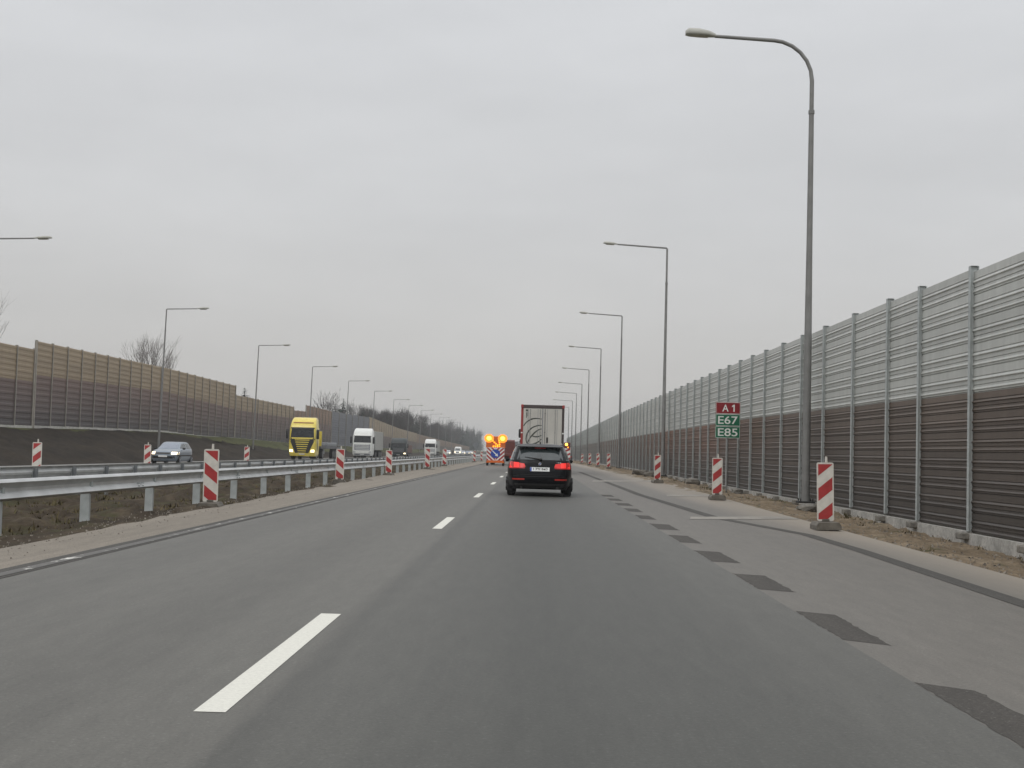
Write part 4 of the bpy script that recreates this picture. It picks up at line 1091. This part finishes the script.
# ------------------------------------------------------------------ rubble, stones, litter at the wall foot
def stone_mesh(seed, d, m):
    bm = bmesh.new(); bmesh.ops.create_icosphere(bm, subdivisions=2, radius=.5)
    r = random.Random(seed); off = Vector((r.uniform(0, 50), r.uniform(0, 50), 0))
    for v in bm.verts:
        c = v.co.copy(); k = .78 + .5 * mnoise.noise(c * 2.2 + off)
        v.co = Vector((max(-.36, min(.36, c.x * k)) * d[0] * 1.3, max(-.36, min(.36, c.y * k)) * d[1] * 1.3, max(-.34, min(.36, c.z * k)) * d[2] * 1.3))
    me = bpy.data.meshes.new('rubble'); bm.to_mesh(me); bm.free(); me.materials.append(m); return me
for (x, y, d, lab) in [(7.35, 60, (.75, .6, .42), 'grey broken concrete lump at the barrier foot left of the route sign'),
                       (7.1, 78, (.9, .7, .40), 'dark flat lump right behind the beacon at the second lamp post'),
                       (6.9, 84, (1.3, .8, .40), 'dark rubble lump left of the beacon at the second lamp post'),
                       (7.5, 65, (.5, .5, .22), 'small pale concrete chunk left of the grey broken lump'),
                       (7.6, 55, (.45, .4, .22), 'small concrete chunk nearest to the route sign post'),
                       (7.55, 48.5, (.6, .5, .25), 'pale concrete chunk lying right of the route sign post'),
                       (7.25, 34.5, (.7, .5, .22), 'concrete offcut beside the front lamp post base')]:
    o = bpy.data.objects.new('concrete_rubble', stone_mesh(int(y * 7), d, CONC_D if 'dark' not in lab else RUBBER_G)); COL.objects.link(o)
    o.location = (x, y, lerp(WPL, y)[0] + d[2] * .30 + .03); o.rotation_euler = (0, 0, y); tag(o, lab, 'rubble', 'concrete rubble at the barrier foot')
gv = MB(); gr = random.Random(11)
def pebble(x, y, z, s):
    V = [(x + s * gr.uniform(-1, 1) * .5, y + s * gr.uniform(-1, 1) * .5, z + s * gr.uniform(.2, .55)) for _ in range(2)]
    V += [(x + s * math.cos(a + gr.uniform(-.3, .3)) * .6, y + s * math.sin(a) * .6, z - .01) for a in (0, 1.6, 3.1, 4.7)]
    gv.add(V, [(2, 3, 0), (3, 4, 0), (4, 5, 1), (5, 2, 1), (0, 1, 2), (0, 4, 1)])
for k in range(1500):
    y = 12 + 70 * gr.random() ** 1.7; e = lerp(EDGE_R, y)[0]; x = e + (8.0 - e) * gr.random()
    zz = lerp([(e, 0.0), (e + .55, lerp(WPL, y)[0] * .35), (8.35, lerp(WPL, y)[0] + .03)], x)[0]
    pebble(x, y, zz + .01, gr.choice((.015, .02, .02, .03, .03, .05)))
for k in range(1100):
    y = 11 + 50 * gr.random() ** 1.7; x = gr.gauss(lerp(EDGE_L, y)[0] + .0, .30)
    if x < XL: pebble(x, y, .0, gr.choice((.012, .015, .015, .02, .03)))
tag(gv.build('gravel', PEBBLE, fix=False), kind='stuff')
# rough grass on the median and verge
gb = MB(); gr = random.Random(21)
def tuft(x, y, z, n, h):
    for _ in range(n):
        a = gr.uniform(0, 6.28); w = gr.uniform(.006, .014) * (1 + y / 40); l = h * gr.uniform(.5, 1.2); d = Vector((math.cos(a), math.sin(a), 0)); p = Vector((x + gr.gauss(0, .07), y + gr.gauss(0, .07), z))
        s = Vector((-d.y, d.x, 0)) * w; b = p + d * l * gr.uniform(.2, .9) + Vector((0, 0, l * gr.uniform(.5, 1)))
        gb.add([p - s, p + s, b], [(0, 1, 2)])
for k in range(2600):
    y = 12 + 110 * gr.random() ** 1.5; x = gr.uniform(-11.2, -6.5)
    if mnoise.noise(Vector((x * .8, y * .35, 4))) < -.02: continue
    tuft(x, y, -.14, 6, gr.uniform(.05, .16))
for k in range(420):
    y = 16 + 80 * gr.random() ** 1.5; e = lerp(EDGE_R, y)[0]; x = gr.uniform(e + .7, 8.0)
    if mnoise.noise(Vector((x * .8, y * .25, 14))) < .1: continue
    tuft(x, y, lerp([(e, 0), (e + .55, lerp(WPL, y)[0] * .35), (8.35, lerp(WPL, y)[0])], x)[0], 7, gr.uniform(.04, .12))
tag(gb.build('rough_grass', GRASSM, fix=False), kind='stuff')

# ------------------------------------------------------------------ trees
def bare_tree_meshes(seed, H_, spread, depth=5):
    r = random.Random(seed); trunk, crown = MB(), MB()
    def grow(p, d, l, rad, lev):
        mb = trunk if lev <= 1 else crown
        mid = p + d * l * .5 + Vector((r.gauss(0, .04), r.gauss(0, .04), 0)) * l; q = p + d * l
        mb.tube([p, mid, q], [rad, rad * .82, rad * .62], 6 if lev < 2 else 3, caps=False)
        if lev >= depth: return
        n = r.choice((2, 2, 3, 3)) if lev > 0 else 6
        for k in range(n):
            a = 2 * math.pi * (k + r.random() * .8) / n; tilt = r.uniform(.30, .95) * spread
            ax = Vector((math.cos(a), math.sin(a), 0)); nd = (d * math.cos(tilt) + ax * math.sin(tilt) + Vector((0, 0, .26))).normalized()
            st = p + d * l * r.uniform(.55, 1.0) if k else q
            grow(st, nd, l * r.uniform(.70, .90), max(.009, rad * .60), lev + 1)
    grow(Vector((0, 0, -.3)), Vector((r.gauss(0, .03), r.gauss(0, .03), 1)).normalized(), H_ * .26, H_ * .016, 0)
    top = max(v[2] for v in crown.v); k = H_ / top
    for mb in (trunk, crown): mb.v = [(x * k, y * k, z * k) for x, y, z in mb.v]
    return [('trunk', trunk.mesh('trunk', BARK, fix=False)), ('crown', crown.mesh('crown', TWIG, fix=False))]
def conifer_meshes(seed, H_, wid):
    r = random.Random(seed); tr, cr = MB(), MB()
    tr.tube([(0, 0, -.3), (0, 0, H_ * .5), (0, 0, H_ * .97)], [H_ * .016, H_ * .010, .02], 6)
    z = H_ * .12
    while z < H_ * .99:
        k = 1 - z / H_; rad = wid * (k ** .8) * r.uniform(.7, 1.15) + .12
        for i in range(int(5 + 6 * k)):
            a = r.uniform(0, 6.283); d = Vector((math.cos(a), math.sin(a), 0)); s = Vector((-d.y, d.x, 0)); L_ = rad * r.uniform(.6, 1.15)
            for j in range(5):
                u0, u1 = j / 5, (j + 1.6) / 5; w = L_ * .20 * (1.1 - u0)
                p0 = Vector((0, 0, z)) + d * L_ * u0 + Vector((0, 0, -L_ * .28 * u0 * u0 + r.uniform(-.05, .05)))
                p1 = Vector((0, 0, z)) + d * L_ * u1 + s * r.uniform(-w, w) + Vector((0, 0, -L_ * .34 * u1 * u1 - r.uniform(0, .2)))
                cr.add([p0 - s * w + Vector((0, 0, -.06)), p0 + s * w + Vector((0, 0, -.06)), p1], [(0, 1, 2)])
        z += H_ * .030 * r.uniform(.8, 1.3)
    return [('trunk', tr.mesh('trunk', BARK, fix=False)), ('crown', cr.mesh('crown', NEEDLE, fix=False))]
def brush_meshes(seed, H_, wid):
    """leafless broadleaf of a wood seen from afar: trunk, limbs and a haze of twigs with gaps"""
    r = random.Random(seed); tr, cr = MB(), MB()
    tr.tube([(0, 0, -.3), (r.gauss(0, .1), 0, H_ * .5), (r.gauss(0, .2), 0, H_ * .85)], [H_ * .014, H_ * .009, .02], 5)
    cl = [Vector((r.gauss(0, wid * .42), r.gauss(0, wid * .42), H_ * r.uniform(.30, .93))) for _ in range(22)]
    for c in cl:
        k = 1 - max(0, (c.z / H_ - .6)) * 1.5; c.x *= k; c.y *= k
        b = Vector((0, 0, c.z * .62)); tr.tube([b, c], [H_ * .006, .015], 4, caps=False)
        for _ in range(46):
            q = c + Vector((r.gauss(0, wid * .20), r.gauss(0, wid * .20), r.gauss(0, H_ * .055))); d = (q - b).normalized() + Vector((r.gauss(0, .35), r.gauss(0, .35), .35)); L_ = r.uniform(.5, 1.3); w = r.uniform(.02, .055)
            s = d.cross(Vector((r.gauss(0, 1), r.gauss(0, 1), r.gauss(0, 1)))).normalized() * w
            cr.add([q - s, q + s, q + d.normalized() * L_], [(0, 1, 2)])
    return [('trunk', tr.mesh('trunk', BARK, fix=False)), ('crown', cr.mesh('crown', BRUSH, fix=False))]
def tree(parts, name, label, loc, group, s=1.0, rz=0, zs=1.0):
    t = thing(name, label, 'tree', loc, rz, group); t.scale = (s, s, s * zs)
    for nm, me in parts: inst(nm, me, t)
gT = 'trees beyond the left barrier'
tree(bare_tree_meshes(5, 10.4, .72, 6), 'bare_tree', 'wide bare tree rising above the tallest barrier section', (-38.5, 134, 1.6), gT, .90, 0, 1.22)
tree(bare_tree_meshes(9, 11.6, .72, 6), 'bare_tree', 'bare tree cut off by the left picture edge', (-48.3, 112, 1.6), gT, .85, 0, 1.28)
for i, (x, y, h, lab) in enumerate([(-35, 99, 5.6, 'thin bare sapling just above the barrier top, nearer of two'), (-36, 113, 6.6, 'thin bare sapling just above the barrier top, farther of two')]):
    tree(bare_tree_meshes(20 + i, h, .7, 4), 'bare_tree', lab, (x, y, 1.6), gT)
tree(brush_meshes(31, 9.6, 2.9), 'bare_tree', 'rounded bare tree behind the brown barrier right of the yellow truck', (-38.9, 250, 1.6), gT, .98)
C1, C2, C3 = conifer_meshes(1, 10, 3.2), conifer_meshes(2, 11, 3.5), conifer_meshes(3, 12, 2.8)
B = [brush_meshes(s, 11, 2.6) for s in (1, 2, 3, 4)]
tree(C1, 'spruce_tree', 'lone spruce tip peeping over the barrier above its step down', (-33.7, 154, 1.4), gT, 1.1, 0, .60)
tree(C2, 'spruce_tree', 'dark spruce beside the rounded bare tree, taller of the group', (-37.6, 262, 1.6), gT, 1.45, 1, .60)
tree(C1, 'spruce_tree', 'dark spruce right behind the blue-grey barrier, left one', (-39.1, 262, 1.6), gT, 1.3, 2, .66)
tree(C3, 'spruce_tree', 'smaller dark spruce over the right end of the blue-grey barrier', (-37.8, 295, 1.6), gT, 1.25, 2, .60)
tr_ = random.Random(5)
y = 300.0
while y < 1050:
    for row in range(2):
        x = -40 - 6 * row + tr_.uniform(-3, 3); yy = y + tr_.uniform(-5, 5)
        hgt = lerp([(300, .66), (345, .92), (450, 1.02), (560, 1.0), (660, .98), (700, 1.28), (780, 1.12), (1050, 1.45)], yy)[0] * tr_.uniform(.82, 1.12)
        con = tr_.random() < lerp([(300, .35), (560, .3), (660, .7), (800, .65), (1050, .65)], yy)[0]
        if con: tree(tr_.choice((C1, C2, C3)), 'spruce_tree', 'dark conifer in the far woodland beyond the left barrier', (x, yy, 1.5), gT, hgt * 1.05, tr_.uniform(0, 6))
        else: tree(tr_.choice(B), 'woodland_tree', 'leafless tree in the far woodland beyond the left barrier', (x, yy, 1.5), gT, hgt, tr_.uniform(0, 6))
    y += lerp([(300, 5.0), (500, 7), (1050, 14)], y)[0]
for i in range(8):
    tree(tr_.choice((C1, C3)), 'spruce_tree', 'faint green conifer at the far end of the right barrier', (13 + i * 3.2 + tr_.uniform(-2, 2), 400 + tr_.uniform(-30, 30), -.3), 'trees at the far end of the right barrier', .50, i)
for i in range(14):
    tree(tr_.choice(B + [C2]), 'woodland_tree', 'pale far tree where the road meets the horizon', (-30 + i * 8 + tr_.uniform(-3, 3), 1150 + tr_.uniform(-60, 60), 0), 'trees on the horizon', .8, i)

# ------------------------------------------------------------------ air
hz = MB().box((0, 1130, 16), (3200, 2600, 40)); hm = bpy.data.materials.new('haze_air'); hm.use_nodes = True
nt = hm.node_tree; nt.nodes.remove(nt.nodes['Principled BSDF'])
pv = nt.nodes.new('ShaderNodeVolumePrincipled'); pv.inputs['Color'].default_value = (.90, .91, .92, 1); pv.inputs['Density'].default_value = .00042; pv.inputs['Anisotropy'].default_value = .2
nt.links.new(pv.outputs['Volume'], nt.nodes['Material Output'].inputs['Volume'])
tag(hz.build('haze', hm), kind='stuff')

# ------------------------------------------------------------------ sky, sun, camera
SUN_EL, SUN_AZ = 48.0, 205.0
w = bpy.data.worlds.new('World'); sc.world = w; w.use_nodes = True
nt = w.node_tree; L = nt.links; nt.nodes.clear()
out = nt.nodes.new('ShaderNodeOutputWorld')
sky = nt.nodes.new('ShaderNodeTexSky'); sky.sky_type = 'NISHITA'; sky.sun_disc = False; sky.sun_elevation = R(SUN_EL); sky.sun_rotation = R(SUN_AZ)
sky.air_density = 1.0; sky.dust_density = 4.0
b1 = nt.nodes.new('ShaderNodeBackground'); b1.inputs['Strength'].default_value = .08; L.new(sky.outputs['Color'], b1.inputs['Color'])
tc = nt.nodes.new('ShaderNodeTexCoord'); sx = nt.nodes.new('ShaderNodeSeparateXYZ'); L.new(tc.outputs['Generated'], sx.inputs[0])
r = ramp_node(nt, [(0.0, (.565, .55, .525)), (.06, (.595, .585, .57)), (.18, (.655, .659, .664)), (.34, (.712, .724, .742)), (.6, (1.08, 1.09, 1.11)), (1.0, (1.5, 1.52, 1.55))])
L.new(sx.outputs['Z'], r.inputs['Fac'])
cl = noise(nt, L, tc.outputs['Generated'], 3.6, 6, 0.55, (1, 1, 3.6))
colr = mix(nt, L, 1.0, r.outputs['Color'], ramp(nt, L, cl, (.3, .7), .945, 1.055), 'MULTIPLY')
b2 = nt.nodes.new('ShaderNodeBackground'); b2.inputs['Strength'].default_value = 1.0; L.new(colr, b2.inputs['Color'])
ms = nt.nodes.new('ShaderNodeMixShader'); ms.inputs[0].default_value = .93; L.new(b1.outputs[0], ms.inputs[1]); L.new(b2.outputs[0], ms.inputs[2]); L.new(ms.outputs[0], out.inputs['Surface'])
sd = bpy.data.lights.new('sun', 'SUN'); sd.energy = .6; sd.angle = R(25); sd.color = (1, .97, .93)
so = bpy.data.objects.new('sun', sd); COL.objects.link(so)
az = R(SUN_AZ); el = R(SUN_EL); d = Vector((math.sin(az) * math.cos(el), math.cos(az) * math.cos(el), math.sin(el)))
so.rotation_euler = d.to_track_quat('Z', 'Y').to_euler()

F = 1320.0; VPX, VPY, ROLL = 531.0, 453.0, R(1.5)
cam = bpy.data.cameras.new('camera'); cam.sensor_width = 36; cam.lens = F / 1024 * 36; cam.clip_start = .1; cam.clip_end = 8000
co = bpy.data.objects.new('camera', cam); COL.objects.link(co); sc.camera = co
yv = Vector(((VPX - 512) / F, (384 - VPY) / F, -1)).normalized(); up = Vector((math.sin(ROLL), math.cos(ROLL), 0))
zv = (up - yv * up.dot(yv)).normalized(); xv = yv.cross(zv)
co.matrix_world = Matrix.Translation((0, 0, 1.2)) @ Matrix((xv, yv, zv)).to_4x4()

sc.view_settings.view_transform = 'Standard'; sc.view_settings.look = 'None'; sc.view_settings.exposure = 0; sc.view_settings.gamma = 1; sc.view_settings.use_curve_mapping = False
sc.render.engine = 'CYCLES'; sc.cycles.use_denoising = True; sc.cycles.max_bounces = 6; sc.cycles.volume_bounces = 0
